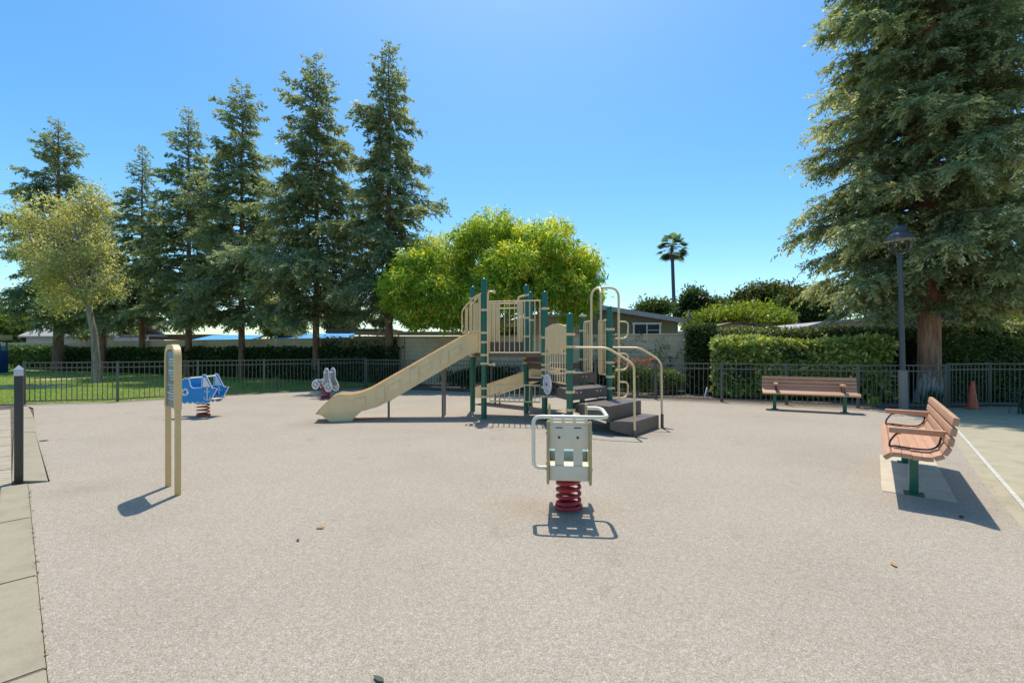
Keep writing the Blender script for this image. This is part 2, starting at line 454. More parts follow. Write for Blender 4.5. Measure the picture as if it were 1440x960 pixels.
def broad_tree(name, label, cat, X, Y, lumps, n, per, ln, wd, cols, seed, trunk_pts, r0, bark, droop=.3, tip=None, tipfrac=.3, group=None, inner=.35, spread=.12, limb=True, leafm='leaf'):
    rng = np.random.default_rng(seed)
    t = thing(name, label, cat, (X, Y, 0), 0, group)
    # each lump breaks up into smaller lumps so that the outline is uneven
    sub = []
    for a in lumps:
        for _ in range(7):
            d = unit(rng.normal(0, 1, 3)); k = rng.uniform(.28, .5)
            sub.append((a[0]+d[0]*a[3]*.78, a[1]+d[1]*a[4]*.78, a[2]+d[2]*a[5]*.78, a[3]*k, a[4]*k, a[5]*k))
        sub.append((a[0], a[1], a[2], a[3]*.8, a[4]*.8, a[5]*.8))
    p, d = lump_points(rng, sub, n, inner)
    v, f, c = leaf_clusters(rng, p, d, per, ln, wd, droop, cols, spread, tip, tipfrac)
    mesh_np('crown', v, f, M[leafm], t, c)
    mb = MB(); k = len(trunk_pts)
    mb.tube(trunk_pts, [r0*(1.25 if i == 0 else 1-.45*i/(k-1)) for i in range(k)], 12)
    if limb:
        top = Vector(trunk_pts[-1]); rnd = random.Random(seed)
        for a in lumps:
            c0 = Vector(a[:3])
            mid = (top+c0)/2+V(rnd.uniform(-.2,.2), rnd.uniform(-.2,.2), -.25)
            mb.tube([top-V(0,0,.15), mid, c0], [r0*.5, r0*.32, r0*.14], 7)
            for _ in range(5):
                e = c0+V(rnd.uniform(-1,1)*a[3], rnd.uniform(-1,1)*a[4], rnd.uniform(-.4,1)*a[5])*.75
                mb.tube([mid.lerp(c0, rnd.uniform(.1,1)), (c0+e)/2, e], [r0*.16, r0*.1, r0*.04], 5)
    mb.build('trunk', M[bark], t)
    return t

def hedge(name, label, p0, p1, h, th, n, ln, wd, cols, seed, tip=None, tipfrac=.3, z0=0, kind='hedge', group=None, wob=.10):
    """a clipped hedge between two ground points: dense twig core and leaves on it"""
    rng = np.random.default_rng(seed)
    p0, p1 = np.array(p0, float), np.array(p1, float); d = p1-p0; L = np.linalg.norm(d); d /= L
    nn = np.array([d[1], -d[0]]);  nn = nn if nn[1] < 0 else -nn          # towards the camera
    t = thing(name, label, kind, (p0[0], p0[1], 0), 0, group)
    nx = max(6, int(L/.35)); nz = 7
    g = []
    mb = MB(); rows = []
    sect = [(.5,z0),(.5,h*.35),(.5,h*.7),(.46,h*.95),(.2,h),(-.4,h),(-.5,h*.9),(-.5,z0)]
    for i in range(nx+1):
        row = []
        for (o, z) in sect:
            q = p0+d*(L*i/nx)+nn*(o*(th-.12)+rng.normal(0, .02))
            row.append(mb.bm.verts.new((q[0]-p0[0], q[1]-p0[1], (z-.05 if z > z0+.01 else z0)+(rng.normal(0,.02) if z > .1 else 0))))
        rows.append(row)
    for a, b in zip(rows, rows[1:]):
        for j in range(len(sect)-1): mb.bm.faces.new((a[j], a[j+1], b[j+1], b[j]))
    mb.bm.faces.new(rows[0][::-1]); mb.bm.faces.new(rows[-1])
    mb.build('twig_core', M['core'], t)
    # leaves on the front, the top and both ends
    u = rng.uniform(0, L, n); top = rng.random(n) < .3
    zz = np.where(top, h, z0+(h-z0)*rng.random(n)**.85)
    off = np.where(top, rng.uniform(-.5, .5, n)*th, .5*th)
    wv = np.sin(u*2.1+seed)*np.cos(zz*3.3+u*.7)*wob+rng.normal(0, .04, n)
    off = off+np.where(top, 0, wv); zz = zz+np.where(top, np.sin(u*1.7)*wob*.35+rng.normal(0, .035, n), 0)
    p = np.zeros((n, 3)); p[:, :2] = d[None]*u[:, None]+nn[None]*off[:, None]; p[:, 2] = np.maximum(zz, .05)
    od = np.zeros((n, 3)); od[~top, :2] = nn; od[top, 2] = 1; od[~top, 2] = .35
    v, f, c = leaf_clusters(rng, p, unit(od), 4, ln, wd, .15, cols, .05, tip, tipfrac)
    v[:, 2] = np.maximum(v[:, 2], .01)
    mesh_np('foliage', v, f, M['hedgeleaf'], t, c)
    return t

def tuft(name, label, X, Y, n, h, wd, cols, seed, spread=.18, lean=.5, cat='plant', group=None):
    """strap-leaved clump: one mesh"""
    rng = np.random.default_rng(seed); Vv, Q, C = [], [], []
    for i in range(n):
        a = rng.uniform(0, 2*math.pi); b = rng.normal(0, spread, 2); l = h*rng.uniform(.55, 1.1); k = lean*rng.uniform(.2, 1.2)
        dr = np.array([math.cos(a), math.sin(a)]); sd = np.array([-dr[1], dr[0]])
        o = len(Vv)
        for j in range(5):
            s = j/4; hh = l*(s-.35*k*s*s); w = wd*(1-s)**.6*.5
            c = b*.4+dr*l*k*s*s*.9+dr*.02
            Vv.append((c[0]+sd[0]*w, c[1]+sd[1]*w, hh)); Vv.append((c[0]-sd[0]*w, c[1]-sd[1]*w, hh))
        for j in range(4): Q.append((o+2*j, o+2*j+1, o+2*j+3, o+2*j+2))
        tn = rng.random(); col = np.array(cols[0])*(1-tn)+np.array(cols[1])*tn
        C += [col]*10
    o = mesh_np(name, np.array(Vv), np.array(Q), M['blade'], None, np.array(C))
    o.location = (X, Y, 0)
    return tag(o, label, cat, group)
#END_PART1
# ------------------------------------------------------------------ camera, sun, sky
cam = bpy.data.cameras.new('camera'); co = bpy.data.objects.new('camera', cam); COL.objects.link(co)
co.location = (0,0,CH); co.rotation_euler = (R(90),0,0)
cam.sensor_width = 36; cam.lens = F/1440*36; cam.shift_y = (HZ-480)/1440; cam.clip_end = 2000; cam.clip_start = .05
S.camera = co
SUN_EL = R(68.3)
sl = bpy.data.lights.new('sun', 'SUN'); sl.energy = 3.2; sl.angle = R(.5); sl.color = (1,.955,.88)
so = bpy.data.objects.new('sun', sl); COL.objects.link(so); so.rotation_euler = (-(math.pi/2-SUN_EL), 0, 0); so.location = (0,20,40)
w = bpy.data.worlds.new('World'); S.world = w; w.use_nodes = True
nt = w.node_tree; bgn = nt.nodes['Background']
sky = nt.nodes.new('ShaderNodeTexSky'); sky.sky_type = 'NISHITA'; sky.sun_disc = False
sky.sun_elevation = SUN_EL; sky.sun_rotation = 0; sky.altitude = 20
sky.air_density = 1.0; sky.dust_density = .95; sky.ozone_density = 2.2
SAT, VAL, TINT = 1.36, .97, (.88,1.0,.93)
hs = nt.nodes.new('ShaderNodeHueSaturation'); hs.inputs['Saturation'].default_value = SAT; hs.inputs['Hue'].default_value = .5; hs.inputs['Value'].default_value = VAL
nt.links.new(sky.outputs[0], hs.inputs['Color']); nt.links.new(mixc(nt, 1.0, hs.outputs[0], TINT, 'MULTIPLY'), bgn.inputs[0]); bgn.inputs[1].default_value = .15
S.view_settings.view_transform = 'Standard'; S.view_settings.look = 'None'; S.view_settings.exposure = .55; S.view_settings.gamma = 1
S.cycles.max_bounces = 10; S.cycles.diffuse_bounces = 8; S.cycles.transparent_max_bounces = 8

# ------------------------------------------------------------------ ground
def sheet(name, pts, z, m):
    o = MB().poly(pts, z).build(name, m, smooth=0); return struct(o)
MB_ = MB; 
g = sheet('ground', [(-300,-60),(300,-60),(300,400),(-300,400)], -.03, M['soil'])
FL = [(-13.4,12.5),(-11.3,13.04),(-9.97,14.44),(-8.5,15.6),(-7.1,16.7),(-5.75,17.8)]     # posts of the left fence
LK0, LK1 = (1.3,-1.05), (-5.4,5.08)
rub = [LK0, LK1, (-5.24,5.16), (-8.59,8.2), (-12.2,11.6), (-13.3,12.4)]+FL[1:]+[(4.32,13.7),(8.8,11.57),(10.3,11.25),(6.71,6.81),(5.31,5.13),(4.27,3.79),(.9,-.25)]
sheet('playground_surface', rub, 0, M['rubber'])
sheet('court', [(10.3,11.25),(6.71,6.81),(5.31,5.13),(4.27,3.79),(.9,-.25),(1.3,-1.05),(40,-6),(40,11.0),(16,11.6),(12.5,12),(11.2,11.7)], -.004, M['court'])
def strip(name, a, b, wd, z, m):
    a, b = Vector(a), Vector(b); d = (b-a).normalized(); n = Vector((-d.y, d.x))*wd/2
    return sheet(name, [a-n, b-n, b+n, a+n], z, m)
a = Vector(G(1345,603)); b = Vector(G(1440,711))
strip('court_line', a+(a-b)*.45, b+(b-a)*1.6, .042, .003, M['line'])
a = Vector(G(1336,588.5)); b = Vector(G(1440,596)); strip('court_line', a, b+(b-a), .05, .0035, M['line'])
a = Vector(G(1345,583)); b = Vector(G(1336,588.5)); strip('court_line', a, b, .05, .0045, M['line'])
# kerb with joints: separate slabs of one kerb, slightly proud of the rubber
mb = MB(); k0, k1 = Vector(LK0), Vector(LK1); d = (k1-k0).normalized(); n = Vector((-d.y, d.x)); n = n if n.x < 0 else -n
Lk = (k1-k0).length; cuts = [0]+[Lk-x for x in (6.9,5.65,4.36,3.06,1.52)]+[Lk]
for s0, s1 in zip(cuts, cuts[1:]):
    p = [k0+d*(s0+.006), k0+d*(s1-.006)]
    q = [p[0]+n*.003, p[1]+n*.003, p[1]+n*.205, p[0]+n*.205]
    mb.prism([(v.x, v.y) for v in q], (0,0,-.047), (1,0,0), (0,1,0), .11, bev=.006)
kb = struct(mb.build('kerb', M['kerb']))
# flush concrete strip inside the gate
mb = MB()
sp = [(-5.46,5.14),(-5.26,5.16),(-8.6,8.2),(-8.95,8.2)]
def quad(mb, pts, z0, z1):
    mb.prism([(p[0], p[1]) for p in pts], (0,0,(z0+z1)/2), (1,0,0), (0,1,0), z1-z0, bev=.006)
quad(mb, [(-5.66,5.15),(-5.26,5.16),(-8.55,8.16),(-8.93,8.16)], -.05, .012)
quad(mb, [(-8.95,8.19),(-8.57,8.19),(-10.4,9.9),(-10.75,9.9)], -.05, .012)
quad(mb, [(-10.78,9.93),(-10.43,9.93),(-12.7,11.95),(-13.05,11.95)], -.05, .012)
struct(mb.build('concrete_strip', M['kerb']))
# pavement left of the kerb: grooved slabs
u = Vector((-.74,.67)); nv = Vector((-.67,-.74))
base = Vector(LK1)+nv*.225+Vector((0,0))
mb = MB(); m2 = MB()
for i in range(-9, 9):
    a0 = base+u*(i*1.05+.01); a1 = base+u*(i*1.05+1.04)
    tgt = m2 if i < 0 else mb
    lo = 0 if i < 0 else -.10
    quad(tgt, [a0+nv*lo, a1+nv*lo, a1+nv*.42, a0+nv*.42], -.06, .004 if i < 0 else .006)
    for j in range(3):
        quad(tgt, [a0+nv*(.47+j*1.53), a1+nv*(.47+j*1.53), a1+nv*(.47+j*1.53+1.5), a0+nv*(.47+j*1.53+1.5)], -.06, .002)
struct(mb.build('ramp_pavement', M['walk'])); struct(m2.build('pavement', M['walk_plain']))

# lawn
WL = [(-60,47),(-34,34.5),(-4.8,20.5)]           # the block wall, left part
lawnpoly = [(-16,12.3),(-13.4,12.56)]+[(x-.03,y+.06) for x, y in FL[1:]]+[(-4.6,20.2),(-34,34.2),(-60,46.7),(-60,12)]
sheet('lawn', lawnpoly, -.002, M['lawn'])
def inpoly(px, py, poly):
    r = np.zeros(len(px), bool); n = len(poly)
    for i in range(n):
        x0, y0 = poly[i]; x1, y1 = poly[i-1]
        c = ((y0 > py) != (y1 > py)) & (px < (x1-x0)*(py-y0)/(y1-y0+1e-12)+x0); r ^= c
    return r
def grass(name, poly, n, h, cols, seed, label=None):
    rng = np.random.default_rng(seed); P = np.array(poly)
    lo, hi = P.min(0), P.max(0)
    lo = np.maximum(lo, (-34, 9))
    x = rng.uniform(lo[0], hi[0], n*4); y = rng.uniform(lo[1], hi[1], n*4)
    k = inpoly(x, y, poly) & (rng.random(n*4) < np.clip((15/np.maximum(y,9))**1.6, .08, 1))
    x, y = x[k][:n], y[k][:n]; m = len(x)
    a = rng.uniform(0, 6.283, m); hh = h*rng.uniform(.5, 1.2, m)
    b = np.stack([x, y, np.full(m, -.004)], 1)
    d = unit(np.stack([np.cos(a)*.5, np.sin(a)*.5, np.full(m, 1.)], 1)); s = np.stack([-np.sin(a), np.cos(a), np.zeros(m)], 1)
    v, f = leaf_faces(b, d, s, hh, np.full(m, .016))
    big = np.sin(x*.9+1)*np.cos(y*.7)+.6*np.sin(x*2.3+y*1.9); tn = np.clip(.5+.28*big+rng.normal(0, .2, m), 0, 1)[:, None]
    c = np.array(cols[0])*(1-tn)+np.array(cols[1])*tn
    o = mesh_np(name, v, f, M['blade'], None, np.repeat(c, 4, 0)); return tag(o, label, 'grass', kind='stuff')
grass('grass', lawnpoly, 150000, .055, ((.25,.37,.06),(.47,.47,.14)), 4, 'mown lawn grass beyond the metal fence on the left')
# trodden path across the lawn
mb = MB(); a = Vector(G(-60,547.5)); b = Vector(G(88,545)); quad(mb, [a, b, b+Vector((0,.45)), a+Vector((0,.45))], -.05, .05)
struct(mb.build('lawn_edging', M['walk_plain']))
a = Vector(G(38,535)); b = Vector(G(84,535)); sheet('path', [a, b, b+Vector((.1,1.4)), a+Vector((-.3,1.4))], .02, M['pad'])

# ------------------------------------------------------------------ walls, houses
def wall_run(name, label, pts, h, th=.2, m='wall', cap=True):
    t = thing(name, label, 'wall', (pts[0][0], pts[0][1], 0))
    mb = MB(); mc = MB(); o = Vector(pts[0])
    for a, b in zip(pts, pts[1:]):
        a, b = Vector(a)-o, Vector(b)-o
        mb.beam((a.x, a.y, (h-.05)/2), (b.x, b.y, (h-.05)/2), th, h-.05)
        mc.beam((a.x, a.y, h-.02), (b.x, b.y, h-.02), th+.05, .056, bev=.01)
    mb.build('masonry', M[m], t); mc.build('coping', M[m], t); return t
wall_run('block_wall', 'long tan block wall behind the row of redwoods on the left', WL, 2.05)
wall_run('block_wall', 'tan block wall behind the slide and play structure, with bare vines at its right end', [(-4.75,20.45),(6.45,16.4)], 2.06)
wall_run('block_wall', 'block wall hidden under the clipped ivy on the right', [(6.7,16.35),(24,12.9)], 1.95)
UP = (0,0,1)
def window(parent, c, w_, h_, ax):
    c = Vector(c); ax = Vector(ax); f = MB(); nrm = ax.cross(Vector(UP)); nrm = nrm if nrm.y < 0 else -nrm
    for sx in (-1, 0, 1): f.beam(c+ax*sx*w_/2-Vector((0,0,h_/2)), c+ax*sx*w_/2+Vector((0,0,h_/2)), .1 if sx else .06, .1, up=nrm)
    for sz in (-1, 1): f.beam(c-ax*(w_/2+.09)+Vector((0,0,sz*h_/2)), c+ax*(w_/2+.09)+Vector((0,0,sz*h_/2)), .12, .11, up=UP)
    f.beam(c+ax*w_*.02, c+ax*w_*.48, .05, .03, up=UP)
    fr = f.build('window', M['whitetrim'], parent)
    g_ = MB(); g_.beam(c-ax*w_*.48, c+ax*w_*.48, .03, h_*.96, up=UP); g_.build('pane', M['glass'], fr)
# olive house, low gable towards the camera
t = thing('olive_house', 'olive green house with low grey gable and white framed window behind the ivy wall', 'house', (4.9,26,0))
def rel(t, *p): return Vector(p)-t.location
mb = MB()
prof = [(-.75,0),(-.75,3.45),(0,3.78),(4.6,3.05),(4.6,0)]
mb.prism(prof, (0,3.05,0), (1,0,0), (0,0,1), 6); mb.build('wall', M['olive'], t)
mb = MB()
for (x0, z0, x1, z1) in ((-1.15,3.33,0,3.86),(0,3.86,4.95,3.07)):
    mb.prism([(x0,z0-.0),(x1,z1),(x1,z1+.13),(x0,z0+.13)], (0,2.9,0), (1,0,0), (0,0,1), 6.5)
rf = mb.build('roof', M['roof'], t)
mb = MB()
for (x0, z0, x1, z1) in ((-1.15,3.33,0,3.86),(0,3.86,4.95,3.07)):
    mb.prism([(x0,z0-.12),(x1,z1-.12),(x1,z1+.15),(x0,z0+.15)], (0,-.39,0), (1,0,0), (0,0,1), .05)
mb.build('fascia', M['trim'], rf)
mb = MB(); mb.lathe((.35,2.2,3.84), [(.12,0),(.12,.22),(.2,.24),(.2,.3),(.0,.36)], 10); mb.build('roof_vent', M['rod'], rf)
window(t, rel(t, *W(909.5,464,25.98)), 1.5, .75, (1,0,0))
mb = MB(); mb.lathe((4.98,-.55,3.2), [(0,0),(.2,.03),(.36,.12),(.34,.13),(.19,.05),(0,.02)], 18)
for v in mb.bm.verts: v.co = (Matrix.Rotation(R(70), 4, Vector((.5,1,0))) @ (v.co-V(4.98,-.55,3.2)))+V(4.98,-.5,3.35)
mb.tube([(4.98,-.5,3.3),(4.95,-.2,3.0),(4.7,-.05,2.6)], .03, 6); mb.build('satellite_dish', M['lamp'], t)
# taupe building
t = thing('taupe_house', 'plain taupe building with flat roof edge rising behind the play structure posts', 'house', (1.0,24,0))
MB().box((1.45,2,1.6), (3.1,4,3.2)).build('wall', M['taupe'], t); MB().box((1.45,1.95,3.27), (3.3,4.3,.12), bev=.01).build('roof', M['trim'], t)
# tan low houses on the right
t = thing('tan_house', 'low tan house with shallow brown gable behind the ivy wall', 'house', (14.6,31,0))
p = [W(x, y, 31)-t.location for x, y in ((985,470),(1003,461),(1024,455),(1040,455),(1100,464),(1105,471))]
mb = MB(); mb.prism([(q.x, q.z) for q in p]+[(p[-1].x, 0),(p[0].x, 0)], (0,3,0), (1,0,0), (0,0,1), 6); mb.build('wall', M['tanwall'], t)
mb = MB()
for a, b in zip(p[:-1], p[1:]): mb.prism([(a.x-.05,a.z+.005),(b.x+.05,b.z+.005),(b.x+.05,b.z+.09),(a.x-.05,a.z+.09)], (0,2.8,0), (1,0,0), (0,0,1), 6.9)
mb.build('roof', M['brownroof'], t)
t = thing('carport', 'low carport with orange brown beam left of the tan house', 'carport', (10.2,27,0))
p = [W(x, y, 27)-t.location for x, y in ((950,467),(1006,458),(1006,461),(950,471))]
mb = MB(); mb.prism([(q.x,q.z) for q in p], (0,1.5,0), (1,0,0), (0,0,1), 3.4); mb.build('roof', M['paleroof'], t)
for x in (.1, 1.9):
    for y in (.1, 2.9): MB().box((x-.3,y,1.15), (.12,.12,2.3)).build('post', M['brownroof'], t)
MB().beam((-.5,-.1,2.3), (1.9,-.1,2.45), .1, .2).build('beam', M['orange'], t)
t = thing('grey_roofed_house', 'house with pale sloping roof showing above the ivy wall beside the big redwood', 'house', (16.3,28,0))
p = [W(x, y, 28)-t.location for x, y in ((1108,467),(1150,455),(1215,449),(1260,452))]
mb = MB(); mb.prism([(q.x, q.z-.1) for q in p]+[(p[-1].x,0),(p[0].x+.3,0)], (0,2.6,0), (1,0,0), (0,0,1), 5); mb.build('wall', M['tanwall'], t)
mb = MB()
for a, b in zip(p, p[1:]): mb.prism([(a.x,a.z-.08),(b.x+.03,b.z-.08),(b.x+.03,b.z+.1),(a.x,a.z+.1)], (0,2.5,0), (1,0,0), (0,0,1), 5.8)
mb.build('roof', M['paleroof'], t)
t = thing('grey_house', 'dark grey house wall at the right edge behind the big redwood', 'house', (24,23,0))
MB().box((4,3,1.75), (10,6,3.5)).build('wall', M['greywall'], t)
mb = MB(); mb.prism([(-1.3,3.45),(4,5.0),(9.3,3.45),(9.3,3.6),(4,5.2),(-1.3,3.6)], (0,2.9,0), (1,0,0), (0,0,1), 6.8); mb.build('roof', M['roof'], t)
# left: grey house, carports with blue canopies
t = thing('pale_grey_house', 'pale grey house with long light roof behind the leftmost redwood', 'house', (-44,41.5,0))
gx0, gx1 = W(37,470,41.5).x+44, W(160,470,41.5).x+44
mb = MB(); mb.box(((gx0+gx1)/2,3,1.35), (gx1-gx0,6,2.7)); mb.prism([(0,2.7),(6,2.7),(3,4.3)], (gx0+.02,0,0), (0,1,0), (0,0,1), .06); mb.build('wall', M['palewall'], t)
mb = MB()
for s0, s1 in ((-.4, 3), (6.4, 3)):
    mb.beam(((gx0+gx1)/2, (s0+s1)/2, 0), ((gx0+gx1)/2+.001, (s0+s1)/2, 0), .01, .01) if False else None
mb.prism([(-.5,2.55),(3,4.35),(6.5,2.55),(6.5,2.7),(3,4.52),(-.5,2.7)], ((gx0+gx1)/2,0,0), (0,1,0), (0,0,1), gx1-gx0+.5); mb.build('roof', M['paleroof'], t)
def carport(name, label, px0, px1, py, Y, roofm, thick=.2, depth=4, slope=0, rise=0):
    a, b = W(px0, py, Y), W(px1, py, Y); t = thing(name, label, 'carport', (a.x, Y, 0)); Lx = b.x-a.x
    mb = MB(); z = a.z
    mb.prism([(-.2,z-thick),(Lx+.2,z-thick-slope),(Lx+.2,z-slope),(-.2,z)], (0,depth/2,0), (1,0,0), (0,0,1), depth)
    for v in mb.bm.verts: v.co.z += rise*max(0, v.co.y)/depth
    mb.build('roof', M[roofm], t)
    n = max(2, int(Lx/3)+1)
    for i in range(n):
        for y in (.3, depth-.3):
            mb = MB(); mb.box((Lx*i/(n-1)*.96+.02*Lx, y, (z-thick-slope)/2), (.1,.1,z-thick-slope-.01)); mb.build('post', M['whitetrim'], t)
    return t
carport('carport', 'carport with bright blue canopy between the third and fourth redwood trunks from the left', 272, 345, 478, 33, 'bluetarp', .1, 2.5, 0, .45)
carport('carport', 'carport with bright blue canopy left of the two nearest left redwoods', 378, 478, 477.5, 31, 'bluetarp', .1, 2.5, 0, .5)
carport('carport', 'brown roofed carport behind the tan wall at the thinnest trunks', 204, 300, 470, 38, 'brownroof', .4, 4)
carport('carport', 'carport with thin pale roof left of the blue canopies', 128, 205, 470, 36, 'paleroof', .15, 4)
t = carport('carport', 'long pale flat roofed carport over the tan wall behind the slide', 500, 652, 466, 25, 'paleroof', .1, 4)
MB().box((3.0,.15,2.05), (6.3,.2,.35)).build('fascia', M['brownroof'], t)
carport('carport', 'low brown carport with pale roof left of the trunk nearest the slide', 462, 545, 462, 34, 'brownroof', .35, 4)
# kiosk at the left edge
X, Y = G(-2, 524); t = thing('kiosk', 'dark blue play kiosk with beige cap at the left edge of the lawn', 'kiosk', (X, Y, 0))
MB().box((0,0,.7), (.7,.5,1.4), bev=.02).build('body', M['dkblue'], t); MB().box((0,-.02,1.56), (.62,.46,.3), bev=.02).build('window_band', M['cyan'], t)
MB().box((0,0,2.25), (.95,.8,.32), bev=.04).build('roof', M['tan'], t)
[MB().tube([(sx*.3,sy*.2,1.4),(sx*.3,sy*.2,2.1)], .04, 8).build('post', M['dkblue'], t) for sx in (-1,1) for sy in (-1,1)]

# ------------------------------------------------------------------ metal fences
def fence(name, label, posts, h, gate_end=None):
    t = thing(name, label, 'fence', (posts[0][0], posts[0][1], 0)); o = Vector((posts[0][0], posts[0][1], 0))
    for i, (x, y) in enumerate(posts):
        p = Vector((x, y, 0))-o; mb = MB()
        mb.box((p.x, p.y, (h+.02)/2-.02), (.062,.062,h+.04), rz=.6, bev=.004); mb.build('post', M['fence'], t)
    for a, b in zip(posts, posts[1:]):
        a, b = Vector((*a, 0))-o, Vector((*b, 0))-o; d = (b-a); L = d.length; d.normalize(); a2, b2 = a+d*.031, b-d*.031
        mb = MB()
        for z, hh in ((h-.02,.032),(h-.165,.03),(.075,.03)): mb.beam(a2+Vector((0,0,z)), b2+Vector((0,0,z)), .03, hh)
        n = int(round(L/.12)); 
        for j in range(1, n):
            q = a+d*(L*j/n); mb.box((q.x, q.y, (h+.02)/2+.005), (.0145,.0145,h-.1), rz=math.atan2(d.y, d.x))
        mb.build('picket_panel', M['fence'], t)
    return t
fence('metal_fence', 'dark metal picket fence along the lawn on the left', FL, 1.15)
c0, c1 = Vector(FL[-1]), Vector((4.32,13.7))
bp = [tuple(c0.lerp(c1, i/6)) for i in range(7)]; bp[0] = (bp[0][0]+.065, bp[0][1]-.03)
fence('metal_fence', 'dark metal picket fence across the back behind the slide and the far bench', bp+[(5.98,12.97),(7.4,12.27),(8.8,11.57),(11.12,11.68)], 1.11)
fence('metal_fence', 'shaded dark metal picket fence behind the orange cone on the right', [(11.27,11.75),(12.62,12.02),(14.45,11.9),(16.3,11.75),(18.2,11.6)], 1.14)
# foreground gate post
X, Y = G(26.5, 678)
t = thing('gate_post', 'dark square gate post with pale pyramid cap in the left foreground', 'post', (X, Y, 0), R(-47))
MB().box((0,0,.6), (.07,.07,1.2), bev=.004).build('shaft', M['gatepost'], t)
mb = MB(); mb.box((0,0,1.235), (.074,.074,.068), bev=.004)
A = [mb.bm.verts.new((sx*.042, sy*.042, 1.27)) for sx, sy in ((-1,-1),(1,-1),(1,1),(-1,1))]; tp = mb.bm.verts.new((0,0,1.325))
for i in range(4): mb.bm.faces.new((A[i], A[(i+1) % 4], tp))
mb.bm.faces.new(A[::-1]); mb.build('cap', M['fencecap'], t)

# ------------------------------------------------------------------ information sign
p1, p2 = Vector((*G(250,695.5), 0)), Vector((*G(236.5,683.5), 0)); mid = (p1+p2)/2; d = (p2-p1); hw = d.length/2; rz = math.atan2(d.y, d.x)
t = thing('playground_sign', 'tan two legged sign with rounded top and teal information panel on the left', 'sign', mid, rz)
H_ = 1.56
for s in (-1, 1):
    MB().box((s*hw, 0, .44), (.05,.052,.92), bev=.01).build('leg', M['signframe'], t)
mb = MB(); fr = []
pts = [V(-hw,0,.88), V(-hw,0,H_-.035), V(hw,0,H_-.035), V(hw,0,.88)]
pts = fillet(pts, .16, seg=8)
# rounded frame as a swept flat bar
rings = []
for i, p in enumerate(pts):
    tt = (pts[min(i+1,len(pts)-1)]-pts[max(i-1,0)]).normalized(); nn = V(-tt.z,0,tt.x)*.027
    rings.append([mb.bm.verts.new(q) for q in (p+nn+V(0,-.03,0), p+nn+V(0,.03,0), p-nn+V(0,.03,0), p-nn+V(0,-.03,0))])
for a, b in zip(rings, rings[1:]):
    for j in range(4): mb.bm.faces.new((a[j], a[(j+1)%4], b[(j+1)%4], b[j]))
mb.bm.faces.new(rings[0][::-1]); mb.bm.faces.new(rings[-1]); mb.build('frame', M['signframe'], t)
pn = MB().box((0,0,1.185), (2*hw-.065,.03,.60)).build('panel', M['signface'], t)
sg = 1            # readable face turned away from the right: local +y after rotation
MB().box((0,sg*.017,1.445), (2*hw-.08,.006,.07)).build('header', M['signblue'], pn)
rnd = random.Random(3); mb = MB()
for i in range(15):
    z = 1.395-i*.03
    if i in (3, 8): continue
    L_ = (2*hw-.12)*rnd.uniform(.55,1); mb.box((-(2*hw-.12-L_)/2, sg*.0165, z), (L_,.005,.012 if i % 4 else .018))
mb.build('print_lines', M['signtext'], pn)

# ------------------------------------------------------------------ spring helper
def spring(t, r, wire, h, turns, m, dead=1.2):
    N = int(turns*18); mb = MB(); pts = []
    for i in range(N+1):
        q = i/N; a = q*turns*2*math.pi
        # bottom coils lie close together
        tt = q*turns; z = wire+(min(tt, dead)*wire*1.3 + max(0, tt-dead)/(turns-dead)*(h-2*wire-dead*wire*1.3))
        rr = r*(1.1 if tt < dead else 1.0)
        pts.append(V(rr*math.cos(a), rr*math.sin(a), z))
    mb.tube(pts, wire, 8); mb.build('spring', m, t)
    mb = MB(); mb.lathe((0,0,0), [(0,.0),(r*1.05,.0),(r*1.05,.012),(0,.012)], 20); mb.build('base_plate', M['steel'], t)

# ------------------------------------------------------------------ near spring rider
t = thing('spring_rider', 'cream and gold spring rider with white tube handles on a red coil in the foreground', 'spring rider', (.53,4.27,0), -R(5.9))
spring(t, .105, .017, .335, 5.6, M['red'])
MB().box((0,0,.345), (.2,.2,.025)).build('mount_plate', M['steel'], t)
prof = [(-.285,.33),(-.275,.82),(-.25,.865),(-.215,.865),(-.19,.82),(-.165,.66),(-.08,.56),(.10,.52),(.22,.60),(.29,.80),(.31,.92),(.34,.955),(.385,.955),(.41,.92),(.42,.66),(.38,.46),(.26,.36),(-.1,.345),(-.20,.315),(-.262,.305)]
for s in (-1, 1):
    pp = MB().prism(prof, (s*.186,0,0), (0,1,0), (0,0,1), .024, bev=.006).build('side_panel', M['gold'], t)
    for y, z in ((-.24,.44),(-.24,.76),(.33,.7)): MB().tube([(s*.197,y,z),(s*.205,y,z)], .012, 8).build('bolt', M['steel'], pp)
mb = MB()
mb.box((0,-.235,.725), (.345,.02,.215), bev=.004)
mb.box((-.085,-.235,.55), (.08,.019,.15)); mb.box((.078,-.235,.55), (.08,.019,.15))
mb.box((0,-.235,.845), (.345,.03,.022), bev=.004)
for x in (-.052, .047): mb.box((x,-.238,.885), (.03,.019,.075))
for x in (-.155, .15): mb.box((x,-.238,.875), (.03,.019,.055))
bk = mb.build('back_panel', M['cream'], t)
for x in (-.088, .076):
    MB().box((x,-.246,.806), (.062,.004,.009)).build('slot', M['rod'], bk); MB().tube([(x,-.244,.72),(x,-.252,.72)], .011, 10).build('bolt', M['rod'], bk)
MB().box((0,-.17,.405), (.345,.17,.135), bev=.008).build('seat_box', M['cream'], t)
MB().box((0,.17,.47), (.345,.16,.12), bev=.01).build('seat', M['cyan'], t)
MB().box((0,.30,.70), (.345,.02,.2), bev=.006).build('front_panel', M['cream'], t)
mb = MB(); mb.tube([(-.18,-.225,.445),(-.315,-.24,.445),(-.315,-.27,.905),(.335,-.27,.905),(.315,.02,.935),(.285,.10,.94),(.18,.10,.94)], .0175, 12, round_=.07)
mb.build('handle', M['tube'], t)
